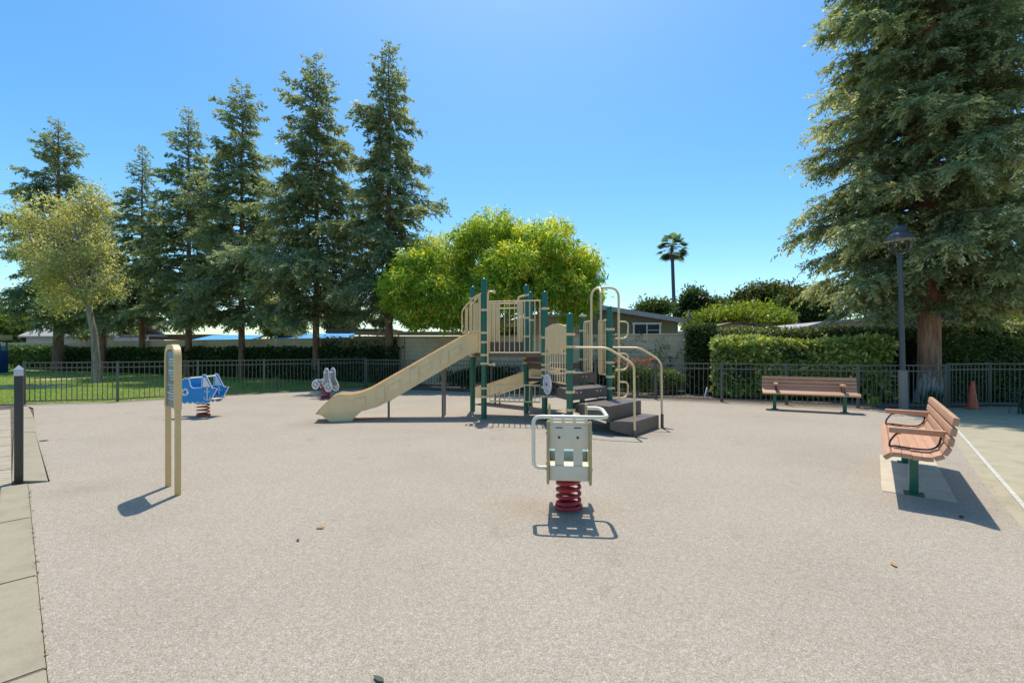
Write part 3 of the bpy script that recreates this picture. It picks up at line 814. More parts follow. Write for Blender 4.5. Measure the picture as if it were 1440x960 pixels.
mb = MB(); mb.tube([(-.21,.0,.43),(.21,.0,.43)], .012, 8); mb.build('axle_bolt', M['steel'], t)

# ------------------------------------------------------------------ boat spring rider
t = thing('spring_rider', 'blue boat shaped spring rider with anchor and life ring beside the sign', 'spring rider', (-6.92,10.2,0))
spring(t, .115, .016, .335, 5, M['redor'])
MB().box((-.02,0,.345), (.3,.36,.02)).build('mount_plate', M['steel'], t)
def scal(x0, x1, n, z, a):
    o = []
    for i in range(n):
        xa = x0+(x1-x0)*i/n; xb = x0+(x1-x0)*(i+1)/n
        for j in range(5): q = j/5; o.append((xa+(xb-xa)*q, z-a*math.sin(math.pi*q)))
    return o
bp_ = [(.28,.33),(.455,.645),(.34,.65),(.205,.925),(.18,.945),(.145,.945),(.125,.92),(.105,.66),(-.09,.65),(-.135,.69),(-.165,.83),(-.19,.865),(-.27,.865),(-.30,.84),(-.50,.82),(-.47,.33)]+scal(-.44,.26,6,.345,.035)
for s in (-1, 1):
    sp_ = MB().prism(bp_, (0,s*.2,0), (1,0,0), (0,0,1), .022, bev=.003).build('side_panel', M['blue'], t)
    pts = [V(x, s*.2-.008, z) for x, z in bp_]
    MB().tube(pts, .0095, 6, closed=True).build('edge_trim', M['white'], sp_)
    yy = s*.2-.016
    mb = MB(); mb.prism([(.135,.675),(.305,.675),(.19,.885),(.155,.885)], (0,yy,0), (1,0,0), (0,0,1), .012); mb.build('windscreen', M['white'], sp_)
    mb = MB(); mb.torus((-.25,yy,.565), .062, .024, (1,0,0), (0,0,1), 20, 8); mb.build('life_ring', M['white'], sp_)
    for k in range(4):
        a = k*math.pi/2+.4; MB().torus((-.25+.062*math.cos(a),yy,.565+.062*math.sin(a)), .0245, .004, (math.cos(a),0,math.sin(a)), (0,1,0), 10, 5).build('ring_band', M['dkblue'], sp_)
    mb = MB(); cx = .235
    mb.beam((cx,yy,.40), (cx,yy,.62), .014, .016); mb.beam((cx-.06,yy,.575), (cx+.06,yy,.575), .014, .016)
    mb.tube([V(cx-.075,yy,.455), V(cx-.05,yy,.405), V(cx,yy,.385), V(cx+.05,yy,.405), V(cx+.075,yy,.455)], .009, 6)
    mb.torus((cx,yy,.635), .016, .006, (1,0,0), (0,0,1), 12, 6)
    mb.build('anchor', M['white'], sp_)
MB().box((-.17,0,.74), (.025,.376,.24), bev=.005).build('seat_back', M['blue'], t)
MB().tube([(-.17,-.188,.865),(-.17,.188,.865)], .018, 8).build('back_rail', M['white'], t)
MB().box((-.06,0,.55), (.24,.376,.03), bev=.005).build('seat', M['blue'], t)
MB().tube([(.165,-.19,.90),(.165,.19,.90)], .017, 8).build('handle', M['white'], t)
MB().box((.30,0,.40), (.16,.376,.025), bev=.005).build('footrest', M['cream'], t)

# ------------------------------------------------------------------ small motorbike spring rider
t = thing('spring_rider', 'small grey motorbike shaped spring rider with white edging beyond the slide', 'spring rider', (-5.69,13.9,0), -R(22))
spring(t, .12, .02, .37, 5, M['red'])
MB().box((0,0,.40), (.24,.2,.06), bev=.01).build('mount_plate', M['red'], t)
MB().box((-.06,0,.52), (.30,.16,.10), bev=.03).build('seat', M['pink'], t)
fork = [(.05,.40),(.0,.44),(.02,.50),(.06,.56),(.07,.70),(.07,.82),(.11,.90),(.16,.93),(.21,.90),(.25,.82),(.25,.70),(.26,.58),(.33,.50),(.35,.42),(.30,.38)]
def circ(cx, cz, r, n=20): return [(cx+r*math.cos(2*math.pi*i/n), cz+r*math.sin(2*math.pi*i/n)) for i in range(n)]
for s in (-1, 1):
    y = s*.13
    pp = MB().prism(fork, (0,y,0), (1,0,0), (0,0,1), .02).build('side_panel', M['grey'], t)
    MB().tube([V(a, y, b) for a, b in fork], .017, 6, closed=True).build('edge_trim', M['white'], pp)
    mb = MB(); mb.prism([(-.28,.50),(-.28,.57),(.03,.57),(.03,.50)], (0,y,0), (1,0,0), (0,0,1), .02); fr = mb.build('frame_panel', M['grey'], t)
    MB().tube([(-.28,y,.575),(.06,y,.575)], .014, 6).build('edge_trim', M['white'], fr)
    for cx, cz in ((-.26,.42), (.24,.36)):
        wl = MB().torus((cx,y*1.12,cz), .125, .019, (1,0,0), (0,0,1), 22, 6).build('wheel', M['white'], t)
        mb = MB()
        for k in range(4): a = k*math.pi/4+.3; mb.beam((cx-.12*math.cos(a),y*1.12,cz-.12*math.sin(a)), (cx+.12*math.cos(a),y*1.12,cz+.12*math.sin(a)), .012, .014)
        mb.build('spokes', M['white'], wl)
MB().tube([(.16,-.24,.80),(.16,.24,.80)], .016, 8).build('handlebar', M['white'], t)

# ------------------------------------------------------------------ benches
def bench(name, label, loc, rz, L, k=1.0, inset=(.5,.5)):
    t = thing(name, label, 'bench', loc, rz, 'cedar plank benches')
    sl_ = [(0,.815,80),(-.016,.722,80),(-.036,.63,78),(-.066,.545,62),(-.125,.485,28),(-.21,.46,4),(-.295,.46,0),(-.38,.468,-3),(-.465,.472,2),(-.54,.45,38)]
    sl_ = [(y*.88, z, a) for y, z, a in sl_]
    def slat(mb, y, z, a): mb.box((0, y, z*k), (L,.074,.045), bev=.007, rot=Matrix.Rotation(R(a), 3, 'X'))
    mb = MB(); [slat(mb, *s) for s in sl_[:4]]; mb.build('backrest', M['wood'], t)
    mb = MB(); [slat(mb, *s) for s in sl_[4:]]; mb.build('seat', M['wood'], t)
    for s in (-1, 1):
        x = s*(L/2-.30)
        ar = MB().box((x,-.235,.665*k), (.085,.46,.055), bev=.01).build('armrest', M['wood'], t)
        mb = MB(); mb.tube([(x,q*.86,z*k) for q, z in ((-.43,.635),(-.47,.63),(-.53,.55),(-.535,.495),(-.5,.508),(-.3,.496),(-.17,.502),(-.105,.545),(-.085,.63))], .009, 8, round_=.04)
        mb.build('arm_rod', M['rod'], ar)
        x = s*(L/2-inset[0 if s < 0 else 1])
        mb = MB(); mb.box((x,-.26,.205*k), (.075,.075,.41*k), bev=.006); mb.box((x,-.26,.006), (.16,.16,.012)); mb.beam((x,-.5,.42*k),(x,-.09,.43*k),.06,.03); mb.beam((x,-.075,.44*k),(x,.02,.82*k),.06,.02)
        mb.build('leg', M['green'], t)
    return t
bench('park_bench', 'cedar plank bench seen end on beside the court on the right', (4.76,5.05,0), math.atan2(-.78,-.62), 2.36, 1.03, (.15,.55))
bench('park_bench', 'cedar plank bench facing the camera in front of the back fence', (7.35,11.33,0), math.atan2(-.45,.89), 1.98, .95, (.27,.27))
mb = MB(); uu = Vector((.62,.78)); ww = Vector((-.78,.62))
c = Vector(G(1240,690.4)); quad(mb, [c, c+uu*2.15, c+uu*2.15-ww*.58, c-ww*.58], -.05, .008); struct(mb.build('bench_pad', M['pad']))

# ------------------------------------------------------------------ street lamp
X, Y = G(1270.5, 577); t = thing('street_lamp', 'slender grey street lamp with bell shaped hood beside the big redwood', 'street lamp', (X, Y, 0))
t.rotation_euler = (0, -R(1.3), 0)
mb = MB(); mb.lathe((0,0,0), [(0,0),(.125,0),(.125,.04),(.095,.06),(.095,.96),(.105,.965),(.105,.985),(.07,1.0),(0,1.0)], 16); mb.build('base_column', M['lampbase'], t)
mb = MB(); mb.lathe((0,0,0), [(.062,1.0),(.050,3.55),(.05,3.62),(.068,3.63),(.068,3.68),(.055,3.69),(.055,3.73),(.075,3.75),(.075,3.79),(.05,3.83),(0,3.83)], 14); mb.build('pole', M['lamp'], t)
hd = MB().lathe((0,0,0), [(.31,4.16),(.315,4.185),(.285,4.21),(.28,4.24),(.24,4.30),(.19,4.35),(.15,4.37),(.145,4.385),(.155,4.40),(.150,4.45),(.12,4.50),(.06,4.53),(0,4.54)], 24).build('hood', M['lamp'], t)
MB().lathe((0,0,0), [(0,4.21),(.26,4.19),(.30,4.165),(.302,4.155),(.24,4.165),(0,4.17)], 24).build('reflector', M['lampwhite'], hd)
MB().lathe((0,0,0), [(.20,4.14),(.23,4.08),(.21,3.98),(.13,3.88),(.06,3.84)], 20).build('globe', M['globe'], t)
mb = MB()
for k in range(4):
    a = k*math.pi/2+.5; e = V(math.cos(a), math.sin(a), 0)
    mb.tube([e*.05+V(0,0,3.81), e*.16+V(0,0,3.86), e*.255+V(0,0,3.98), e*.26+V(0,0,4.17)], .011, 6, round_=.05)
mb.build('yoke', M['lamp'], t)

# ------------------------------------------------------------------ orange cone
X, Y = G(1362, 573.5); t = thing('traffic_cone', 'orange traffic cone standing against the shaded fence on the right', 'traffic cone', (X, Y-.1, 0))
MB().box((0,0,.017), (.28,.28,.034), bev=.01, rz=.3).build('base', M['orange'], t)
MB().lathe((0,0,0), [(.115,.034),(.11,.06),(.035,.68),(.03,.70),(.02,.70),(.02,.6)], 18).build('cone', M['orange'], t)
#END_PART2
# ------------------------------------------------------------------ play structure
PS = thing('play_structure', 'tan and green climbing frame with slides and brown steps in the playground', 'play structure', (.5,9.6,0))
OFF = -PS.location
def pp_(name, mb, m, parent=None, **k):
    o = mb.build(name, M[m] if isinstance(m, str) else m, PS if parent is None else parent, **k)
    if parent is None: o.location = OFF
    return o
A, B, C, D = (-.607,9.84), (-.96,11.1), (.337,10.8), (.69,9.6)
E, P, Q, Rr = (.49,12.15), (1.06,8.35), (1.97,9.2), (1.62,10.5)
zy = lambda y, Y: CH+(HZ-y)*Y/F
posts = [(A,3.04,(436,468,481,499,511,545.5,557.5)), (B,3.04,(420,470,500)), (C,3.04,(447,473,503,510)), (D,2.73,(434,474.5,497.5,512.8,519.5,528,544,557)),
         (E,3.04,(450,500)), (P,2.17,(470,487.5,522.5,551,576)), (Q,2.38,(463,509.5,529.5,545.5)), (Rr,2.33,(444,465,505))]
for (x, y), h, bands in posts:
    mb = MB(); mb.lathe((x,y,0), [(.062,-.03),(.062,h-.07),(.060,h-.055),(.050,h-.025),(.030,h-.006),(0,h)], 18)
    po = pp_('post', mb, 'green')
    for py in bands:
        z = zy(py, y); mb = MB(); mb.lathe((x,y,0), [(.063,z-.025),(.076,z-.022),(.076,z+.022),(.063,z+.025)], 18)
        mb.box((x+.068,y-.045,z), (.05,.04,.042), bev=.006); pp_('clamp', mb, 'tan', po)
def v2(p): return Vector(p)
def lerp2(a, b, t): return Vector(a).lerp(Vector(b), t)
def slab(pts, z0, z1, bev=.01, zb=None):
    mb = MB()
    pts = [Vector(p) for p in pts]
    lo = [mb.bm.verts.new((p.x, p.y, zb[i] if zb else z0)) for i, p in enumerate(pts)]; hi = [mb.bm.verts.new((p.x, p.y, z1)) for p in pts]
    k = len(pts); f0 = mb.bm.faces.new(hi); mb.bm.faces.new(lo[::-1])
    for i in range(k): mb.bm.faces.new((lo[i], lo[(i+1)%k], hi[(i+1)%k], hi[i]))
    if bev: bmesh.ops.bevel(mb.bm, geom=list(f0.edges), offset=bev, segments=2, affect='EDGES')
    return mb
pp_('deck', slab([A, D, C, B], 1.335, 1.415), 'brown')
def shrink(a, b, t0=.05): return lerp2(a, b, t0), lerp2(a, b, 1-t0)
pp_('deck', slab([lerp2(C,D,.02), lerp2(D,C,.02)+Vector((.01,.0)), Rr], 1.06, 1.2), 'brown')
pp_('deck', slab([lerp2(C,Rr,.04)+Vector((0,.03)), lerp2(Rr,C,.04)+Vector((0,.03)), E], .74, .82), 'brown')
m1, m2 = lerp2(D,P,.5), lerp2(Rr,Q,.5)
s3 = pp_('step', slab([P, Q, m2, m1], .555, .75), 'brown')
s4 = pp_('step', slab([m1+Vector((0,.004)), m2+Vector((0,.004)), Rr, D], .79, 1.0), 'brown')
N_, F_, BF, BN = (1.70,7.95), (2.53,8.92), (1.885,9.42), (1.08,8.47)
pp_('landing', slab([N_, F_, BF, BN], .24, .5, zb=[.225,.225,.36,.36]), 'brown')
pp_('step', slab([(1.71,7.94), (2.10,7.83), (2.80,8.68), (2.54,8.91)], .03, .25, zb=[.10,.0,.0,.10]), 'brown')
for st, (a, b), z in ((s3, (P, Q), .69), (s4, (m1, m2), .93)):
    dd = (Vector(b)-Vector(a)).normalized(); nn = Vector((dd.y, -dd.x))
    for tq in (.16, .25, .66, .75):
        q = lerp2(a, b, tq); pp_('bolt', MB().tube([(q.x, q.y, z), (q.x+nn.x*.012, q.y+nn.y*.012, z)], .016, 8), 'bolt', st)
mb = MB(); mb.beam((*lerp2(B,C,.06), 1.55), (*lerp2(B,C,.94), 1.55), .04, .25); pp_('kick_plate', mb, 'brown')
mb = MB(); mb.beam((*lerp2(C,D,.06), 1.27), (*lerp2(C,D,.94), 1.27), .03, .125); pp_('riser', mb, 'brown')
def bars(mb, a, b, t0, t1, z0, z1, n, r=.011, fr=.017):
    a3, b3 = lerp2(a, b, t0), lerp2(a, b, t1)
    mb.tube([(*a3,z0),(*a3,z1),(*b3,z1),(*b3,z0)], fr, 8, closed=True)
    for i in range(1, n-1):
        q = a3.lerp(b3, i/(n-1)); mb.tube([(*q, z0), (*q, z1)], r, 6, caps=False)
    return mb
pp_('barrier', bars(MB(), A, D, .095, .925, 1.43, 2.53, 11), 'tanlite')
pp_('barrier', bars(MB(), A, D, .095, .925, .385, .74, 11), 'tanlite')
mb = bars(MB(), D, P, .05, .93, .85, 1.95, 10, .012, .018)
for z in (1.12, 1.42): mb.tube([(*lerp2(D,P,.05), z), (*lerp2(D,P,.93), z)], .012, 6)
br = pp_('barrier', mb, 'tanlite')
# rounded shield with slats on the side barrier
a3, b3 = lerp2(D,P,.08), lerp2(D,P,.9); axd = (b3-a3); Ls = axd.length; axd = Vector((*axd.normalized(), 0))
o3 = Vector((*a3, 0))+Vector((-axd.y, axd.x, 0))*-.02
sh = []
for i in range(13): q = i/12; sh.append((Ls*q, 1.93+.075*math.sin(math.pi*q)))
for i in range(13): q = 1-i/12; sh.append((Ls*q, 1.58-.17*math.sin(math.pi*q)**.7))
mb = MB(); mb.prism(sh, o3, axd, UP, .025)
for i in range(1, 10):
    q = i/10; nl0 = Vector((axd.y, -axd.x, 0)); nl0 = nl0 if nl0.x < 0 else -nl0
    pz = o3+axd*Ls*q+nl0*.016; zl = 1.58-.17*math.sin(math.pi*q)**.7; mb.tube([pz+V(0,0,zl+.01), pz+V(0,0,1.925+.07*math.sin(math.pi*q))], .013, 6)
pp_('shield', mb, 'tanlite')
# white spinner disc
q = lerp2(D,P,.36); nl = Vector((axd.y, -axd.x, 0)); nl = nl if nl.x < 0 else -nl; c = Vector((*q, .80))+nl*.12
mb = MB(); mb.torus(c, .19, .022, axd, UP, 26, 8)
for k in range(6): a_ = k*math.pi/6; e = axd*math.cos(a_)+V(0,0,1)*math.sin(a_); mb.beam(c-e*.18, c+e*.18, .02, .03, up=nl)
mb.torus(c, .10, .012, axd, UP, 20, 6)
wh = pp_('game_wheel', mb, 'white'); pp_('hub', MB().tube([c+nl*.03, c-nl*.14], .03, 10), 'red', wh)
# landing gate panels on the R-Q side
def round_panel(t0, t1, z0, z1, n):
    mb = MB(); a_, b_ = lerp2(Rr,Q,t0), lerp2(Rr,Q,t1)
    mb.tube([(*a_,z0),(*a_,z1),(*b_,z1),(*b_,z0)], .016, 8, closed=True, round_=.05)
    for i in range(1, n): qq = a_.lerp(b_, i/n); mb.tube([(*qq, z0+.01), (*qq, z1-.01)], .011, 6)
    return mb
pp_('gate_panel', round_panel(.07, .36, 1.0, 2.12, 4), 'tanlite'); pp_('gate_panel', round_panel(.64, .93, .98, 2.1, 4), 'tanlite')
# arch climber
a1 = W(831.5,500,10.05); a2 = W(845,500,9.62); ft = W(870,500,10.05)
top = zy(404.5, 10.05)
mb = MB(); mb.tube([(a1.x,a1.y,1.0),(a1.x,a1.y,top),(ft.x,ft.y,top),(ft.x,ft.y,-.03)], .026, 10, round_=.22)
mb.tube([(a2.x,a2.y,1.0),(a2.x,a2.y,top-.12),(a1.x+.16,a1.y-.03,top-.004)], .023, 10, round_=.15)
ar = pp_('arch_climber', mb, 'tanlite')
for y0, y1 in ((452,476),(497,520),(537,559)):
    zt, zb_ = zy(y0,10.05), zy(y1,10.05); mb = MB()
    mb.tube([(ft.x-.10,ft.y-.1,zb_),(ft.x+.20,ft.y+.02,zb_+.01),(ft.x+.22,ft.y+.02,zt),(ft.x,ft.y,zt)], .018, 8, round_=.13)
    pp_('climber_loop', mb, 'tanlite', ar)
# stair handrails
mb = MB(); mb.tube([(P[0]+.06,P[1]-.02,1.535),(1.69,8.06,1.525),(2.02,7.89,1.30),(2.105,7.85,1.22),(2.105,7.80,-.02)], .021, 10, round_=.1)
pp_('handrail', mb, 'tan')
mb = MB(); mb.tube([(Q[0]+.06,Q[1]-.02,1.535),(2.50,8.93,1.53),(2.80,8.77,1.32),(2.86,8.72,1.22),(2.86,8.67,-.02)], .021, 10, round_=.1)
pp_('handrail', mb, 'tan')
for x, y, h in ((2.105,7.80,.1), (2.86,8.67,.26)):
    MBX = MB(); MBX.lathe((x,y,0), [(.022,.0),(.03,.0),(.03,h),(.022,h+.01)], 12); MBX.beam((x,y-.01,.012),(x+.16,y-.17,.004),.03,.01); pp_('rail_foot', MBX, 'brown')
# entry rails by post A
mb = MB(); x, y = A[0]+.088, A[1]-.03
mb.tube([(x+.12,y-.04,2.73),(x+.02,y-.02,2.75),(x,y-.02,2.68),(x,y-.02,1.22),(x+.02,y-.03,1.17),(x+.13,y-.05,1.18)], .021, 10, round_=.05)
mb.lathe((x+.13,y-.05,1.18), [(0,-.045),(.035,-.03),(.045,0),(.035,.03),(0,.045)], 10); mb.lathe((x+.13,y-.04,2.73), [(0,-.04),(.032,-.025),(.04,0),(.032,.025),(0,.04)], 10)
mb.tube([(x-.17,y-.01,2.70),(x-.17,y-.01,1.42)], .018, 8)
pp_('grab_rail', mb, 'tan')
# hood panels where the long slide leaves the deck
sd = Vector((-.966,-.26)); 
for tq in (.10, .90):
    o3 = Vector((*lerp2(A,B,tq), 0)); ax3 = Vector((*sd, 0)); mb = MB()
    for s0, s1, z0, z1 in ((.03,.10,1.5,2.66),(.14,.20,1.86,2.52)):
        mb.prism([(s0,z0),(s1,z0),(s1,z1-.03),(s0,z1)], o3, ax3, UP, .035, bev=.006)
    mb.tube([o3+ax3*a_+V(0,0,b_) for a_, b_ in ((.0,1.9),(.12,1.88),(.25,1.88),(.28,1.96),(.28,2.40),(.24,2.48),(.02,2.72))], .017, 8, round_=.05)
    mb.tube([o3+ax3*.2+V(0,0,1.9), o3+ax3*.2+V(0,0,2.5)], .012, 6)
    pp_('slide_hood', mb, 'tan')
mb = MB(); mb.tube([(*lerp2(A,B,.08), 2.74), (*lerp2(A,B,.92), 2.74)], .021, 8); pp_('hood_bar', mb, 'tan')
# gateway on the far side of the deck
for t0, t1 in ((.07,.51), (.83,.95)):
    mb = MB(); n = max(1, round((t1-t0)/.075))
    for i in range(n):
        a_, b_ = lerp2(B,C,t0+(t1-t0)*i/n+.004), lerp2(B,C,t0+(t1-t0)*(i+1)/n-.004)
        mb.beam((*a_,2.155),(*b_,2.155), .04, .95, bev=.006)
    pp_('gateway_panel', mb, 'tan')
mb = MB()
for z in (2.60, 2.48): mb.tube([(*lerp2(B,C,.3), z), (*lerp2(B,C,.9), z)], .018, 8)
mb.tube([(C[0]-.19,C[1]-.12,2.63),(C[0]-.19,C[1]-.12,2.72),(C[0]+.06,C[1]-.08,2.79)], .026, 8, round_=.05); pp_('gateway_bar', mb, 'tan')
# slides
def slide(path, secs, w_, lip=.018):
    """path: function t->(x,y); secs: (t, top z, bed z, bottom z)"""
    mb = MB(); rings = []
    for t_, zt, zd, zb_ in secs:
        x, y = path(t_); d_ = Vector(path(t_+.01))-Vector(path(t_)); d_.normalize(); n_ = Vector((-d_.y, d_.x))
        sec = [(-w_/2+.02,zb_),(-w_/2,zt-.03),(-w_/2-lip,zt-.012),(-w_/2-lip,zt),(-w_/2+.03,zt),(-w_/2+.05,zd+.03),(-w_/2+.11,zd),
               (w_/2-.11,zd),(w_/2-.05,zd+.03),(w_/2-.03,zt),(w_/2+lip,zt),(w_/2+lip,zt-.012),(w_/2,zt-.03),(w_/2-.02,zb_)]
        rings.append([mb.bm.verts.new((x+n_.x*a_, y+n_.y*a_, b_)) for a_, b_ in sec])
    for a_, b_ in zip(rings, rings[1:]):
        for j in range(len(a_)): mb.bm.faces.new((a_[j], a_[(j+1)%len(a_)], b_[(j+1)%len(a_)], b_[j]))
    mb.bm.faces.new(rings[0][::-1]); mb.bm.faces.new(rings[-1]); return mb
c0 = lerp2(A,B,.5)
path1 = lambda t_: (c0.x-.966*t_, c0.y-.26*t_)
def interp(tab, t_):
    for (a_, b_), (c_, d_) in zip(tab, tab[1:]):
        if a_ <= t_ <= c_: 
            q = (t_-a_)/(c_-a_); return b_+(d_-b_)*q
    return tab[-1][1] if t_ > tab[-1][0] else tab[0][1]
topt = [(0,1.87),(.12,1.875),(.3,1.84),(.6,1.665),(2.35,.665),(2.55,.59),(2.75,.56),(2.98,.575),(3.12,.51),(3.30,.33),(3.38,.25),(3.42,.2)]
bott = [(0,1.43),(.1,1.42),(.3,1.36),(.6,1.185),(1.9,.43),(2.2,.285),(2.5,.205),(2.8,.165),(3.2,.15),(3.36,.155),(3.42,.17)]
bedt = [(0,1.46),(.12,1.455),(.3,1.40),(.6,1.225),(1.9,.47),(2.2,.33),(2.5,.25),(2.8,.215),(3.2,.20),(3.36,.195),(3.42,.185)]
ts = sorted({0,.06,.12,.2,.3,.45,.6,.9,1.2,1.5,1.9,2.05,2.2,2.35,2.45,2.55,2.65,2.75,2.87,2.98,3.05,3.12,3.2,3.3,3.36,3.42})
s1_ = pp_('slide', slide(path1, [(t_, interp(topt,t_), min(interp(bedt,t_), interp(topt,t_)-.005), interp(bott,t_)) for t_ in ts], .58), 'slide')
# raised ribs moulded into the near side wall
nw = Vector((.26,-.966))
for t_ in (.72, 1.36, 2.06):
    for k, (dt, zz) in enumerate(((.0,1),)):
        x, y = path1(t_); z0, z1 = interp(bott,t_)+.08, interp(topt,t_)-.07
        x2, y2 = path1(t_+.16); z2, z3 = interp(bott,t_+.16)+.06, interp(topt,t_+.16)-.07
        oo = Vector((c0.x, c0.y, 0))+Vector((*nw, 0))*.287
        pp_('rib', MB().prism([(t_,z0),(t_+.17,z2),(t_+.17,z3),(t_,z1)], oo, (-.966,-.26,0), UP, .055, bev=.01), 'slide', s1_)
for t_ in (.45, 1.08, 1.75, 2.45):
    oo = Vector((c0.x, c0.y, 0))+Vector((*nw, 0))*.284; te = t_+.22
    zc0, zc1 = (interp(topt,t_)+interp(bott,t_))/2, (interp(topt,te)+interp(bott,te))/2
    pp_('moulding', MB().prism([(t_,zc0-.07),(te,zc1-.07),(te+.03,zc1+.04),(te-.02,zc1+.09),(t_,zc0+.09)], oo, (-.966,-.26,0), UP, .05, bev=.01), 'slide', s1_)
mb = MB(); pr = [(2.52,.21),(2.6,.15),(2.72,.0),(3.16,.0),(3.26,.10),(3.34,.15),(3.2,.17)]
mb.prism(pr, (c0.x,c0.y,0), (-.966,-.26,0), UP, .5, bev=.01); pp_('exit_foot', mb, 'slide', s1_)
for t_, side in ((.82,.12), (.74,-.14), (1.98,.16)):
    x, y = path1(t_); x += nw.x*side; y += nw.y*side; mb = MB(); zt = interp(bott,t_)+.01; mb.tube([(x,y,-.02),(x,y,zt)], .024, 10)
    mb.box((x,y,zt+.005), (.09,.09,.03)); pp_('slide_leg', mb, 'steel', s1_)
path2 = lambda t_: (1.05-1.72*t_, 11.35+1.25*t_)
tp2 = [(0,1.10),(.1,1.09),(.95,.535),(1.05,.50),(1.12,.45)]
bt2 = [(0,.80),(.1,.79),(.95,.20),(1.05,.17),(1.12,.16)]
s2_ = pp_('slide', slide(path2, [(t_, interp(tp2,t_), interp(bt2,t_)+.05, interp(bt2,t_)) for t_ in (0,.05,.1,.3,.5,.7,.85,.95,1.0,1.05,1.12)], .58), 'slide')
for side in (-.06, .06):
    x, y = path2(.84); mb = MB(); mb.tube([(x+side,y-.1,-.02),(x+side,y-.1,.3)], .022, 8); pp_('slide_leg', mb, 'steel', s2_)

# ------------------------------------------------------------------ redwoods
dl = (.054,.052,.022)
g1 = 'row of redwoods on the left lawn'
def gX(px, Y): return (px-720)*Y/F
rows = [  # px, Y, H, crown bottom, radius, trunk radius, profile power, density, label
 (547, 20.2, 15.2, 2.9, 3.0, .19, .62, 1.0, 'rightmost redwood of the left row, its trunk just left of the long slide'),
 (445, 21.8, 15.8, 3.0, 4.2, .17, .72, 1.05, 'broad tall redwood of the left row, its trunk behind the small bike rider'),
 (340, 24.0, 15.7, 3.0, 3.9, .17, .60, 1.1, 'tall redwood in the left row whose trunk stands right of the blue boat rider'),
 (265, 26.3, 15.6, 3.1, 4.0, .19, .80, 1.0, 'redwood in the left row whose trunk rises directly behind the blue boat rider'),
 (200, 29.0, 14.6, 3.2, 3.9, .19, .85, 1.15, 'thin topped lower redwood in the left row just left of the sign'),
 (145, 29.6, 11.0, 3.3, 3.7, .2, .7, 1.1, 'short redwood in the left row half hidden by the pale olive tree'),
 (82, 31.0, 17.3, 3.2, 4.8, .31, .66, 1.1, 'leftmost redwood of the row, wide, with thick trunk behind the pale olive tree')]
for i, (px, Y, H, zb, Rm, r0, pw, dn, lab) in enumerate(rows):
    k = Y/20*dn
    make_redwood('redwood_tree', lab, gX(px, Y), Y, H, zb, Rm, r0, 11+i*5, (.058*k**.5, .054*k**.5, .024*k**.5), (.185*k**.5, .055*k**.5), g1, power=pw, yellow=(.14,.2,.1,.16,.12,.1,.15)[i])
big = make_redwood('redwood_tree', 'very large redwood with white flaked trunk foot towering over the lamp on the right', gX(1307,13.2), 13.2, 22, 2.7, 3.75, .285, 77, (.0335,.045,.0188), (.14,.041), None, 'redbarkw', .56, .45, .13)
big.rotation_euler.z = 1.0

# ------------------------------------------------------------------ broadleaf trees
Y = 18.3; X0 = gX(662, Y)
def lp(px, py, rx, ry, Yc, X0, Y0, rd=None):
    k = Yc/F; return ((px-720)*k-X0, Yc-Y0, CH+(HZ-py)*k, rx*k, (rd if rd else rx*.9)*k, ry*k)
lumps = [lp(620,372,58,48,Y,X0,Y), lp(595,405,55,42,Y-.4,X0,Y), lp(690,355,60,48,Y+.3,X0,Y), lp(770,350,58,50,Y,X0,Y), lp(800,390,47,48,Y,X0,Y), lp(720,400,75,45,Y-.8,X0,Y), lp(650,420,60,35,Y-.5,X0,Y), lp(770,412,55,32,Y-.3,X0,Y), lp(590,432,42,24,Y,X0,Y), lp(568,412,30,28,Y,X0,Y), lp(640,440,50,20,Y-.3,X0,Y), lp(815,418,32,34,Y,X0,Y)]
broad_tree('shade_tree', 'rounded bright yellow green tree behind the play structure', 'tree', X0, Y, lumps, 8000, 17, .185, .052,
           ((.15,.29,.035),(.38,.53,.075)), 5, [(0,0,-.05),(.05,0,.9),(.2,-.05,1.7),(.5,-.1,2.5)], .17, 'greybark', droop=.7, tip=(.74,.74,.11), tipfrac=.52, spread=.09)
Y = 20.3; X0 = gX(136, Y)
lumps = [lp(62,300,36,34,Y,X0,Y), lp(40,335,34,36,Y,X0,Y), lp(105,315,38,36,Y,X0,Y), lp(75,365,42,38,Y-.4,X0,Y), lp(140,365,32,40,Y,X0,Y), lp(95,410,40,30,Y,X0,Y), lp(125,285,26,24,Y+.3,X0,Y), lp(150,400,24,26,Y-.3,X0,Y)]
broad_tree('olive_tree', 'pale olive gold leaning tree with thin crown and light bark on the left lawn', 'tree', X0, Y, lumps, 1900, 9, .14, .055,
           ((.34,.37,.20),(.58,.55,.32)), 8, [(0,0,-.05),(-.03,0,1.0),(-.12,0,2.2),(-.35,0,3.3),(-.6,0,4.1)], .17, 'greybark', droop=.1, tip=(.82,.70,.36), tipfrac=.4, inner=.45, spread=.13)
# far trees on the right
def ftree(name, label, px, py, rx, ry, Y, n, ln, cols, seed, extra=(), tip=None, cat='tree', tf=.3):
    X0 = gX(px, Y); lm = [lp(px,py,rx,ry,Y,X0,Y)]+[lp(*e,Y,X0,Y) for e in extra]
    zc = lm[0][2]
    return broad_tree(name, label, cat, X0, Y, lm, n, 7, ln, ln*.4, cols, seed, [(0,0,-.05),(.05,0,zc*.4),(0,0,max(.5,zc-.3))], .13, 'greybark', .2, tip, tf, spread=ln*.8)
ftree('garden_tree', 'dark round tree standing right of the palm trunk', 978, 424, 20, 17, 46, 1500, .38, ((.03,.06,.02),(.06,.10,.03)), 21, ((968,440,16,14),(1000,438,14,10)), tip=(.10,.14,.05))
ftree('garden_tree', 'wispy grey brown tree between the dark round tree and the broad olive trees', 1012, 436, 20, 11, 58, 450, .5, ((.07,.08,.045),(.11,.10,.06)), 22)
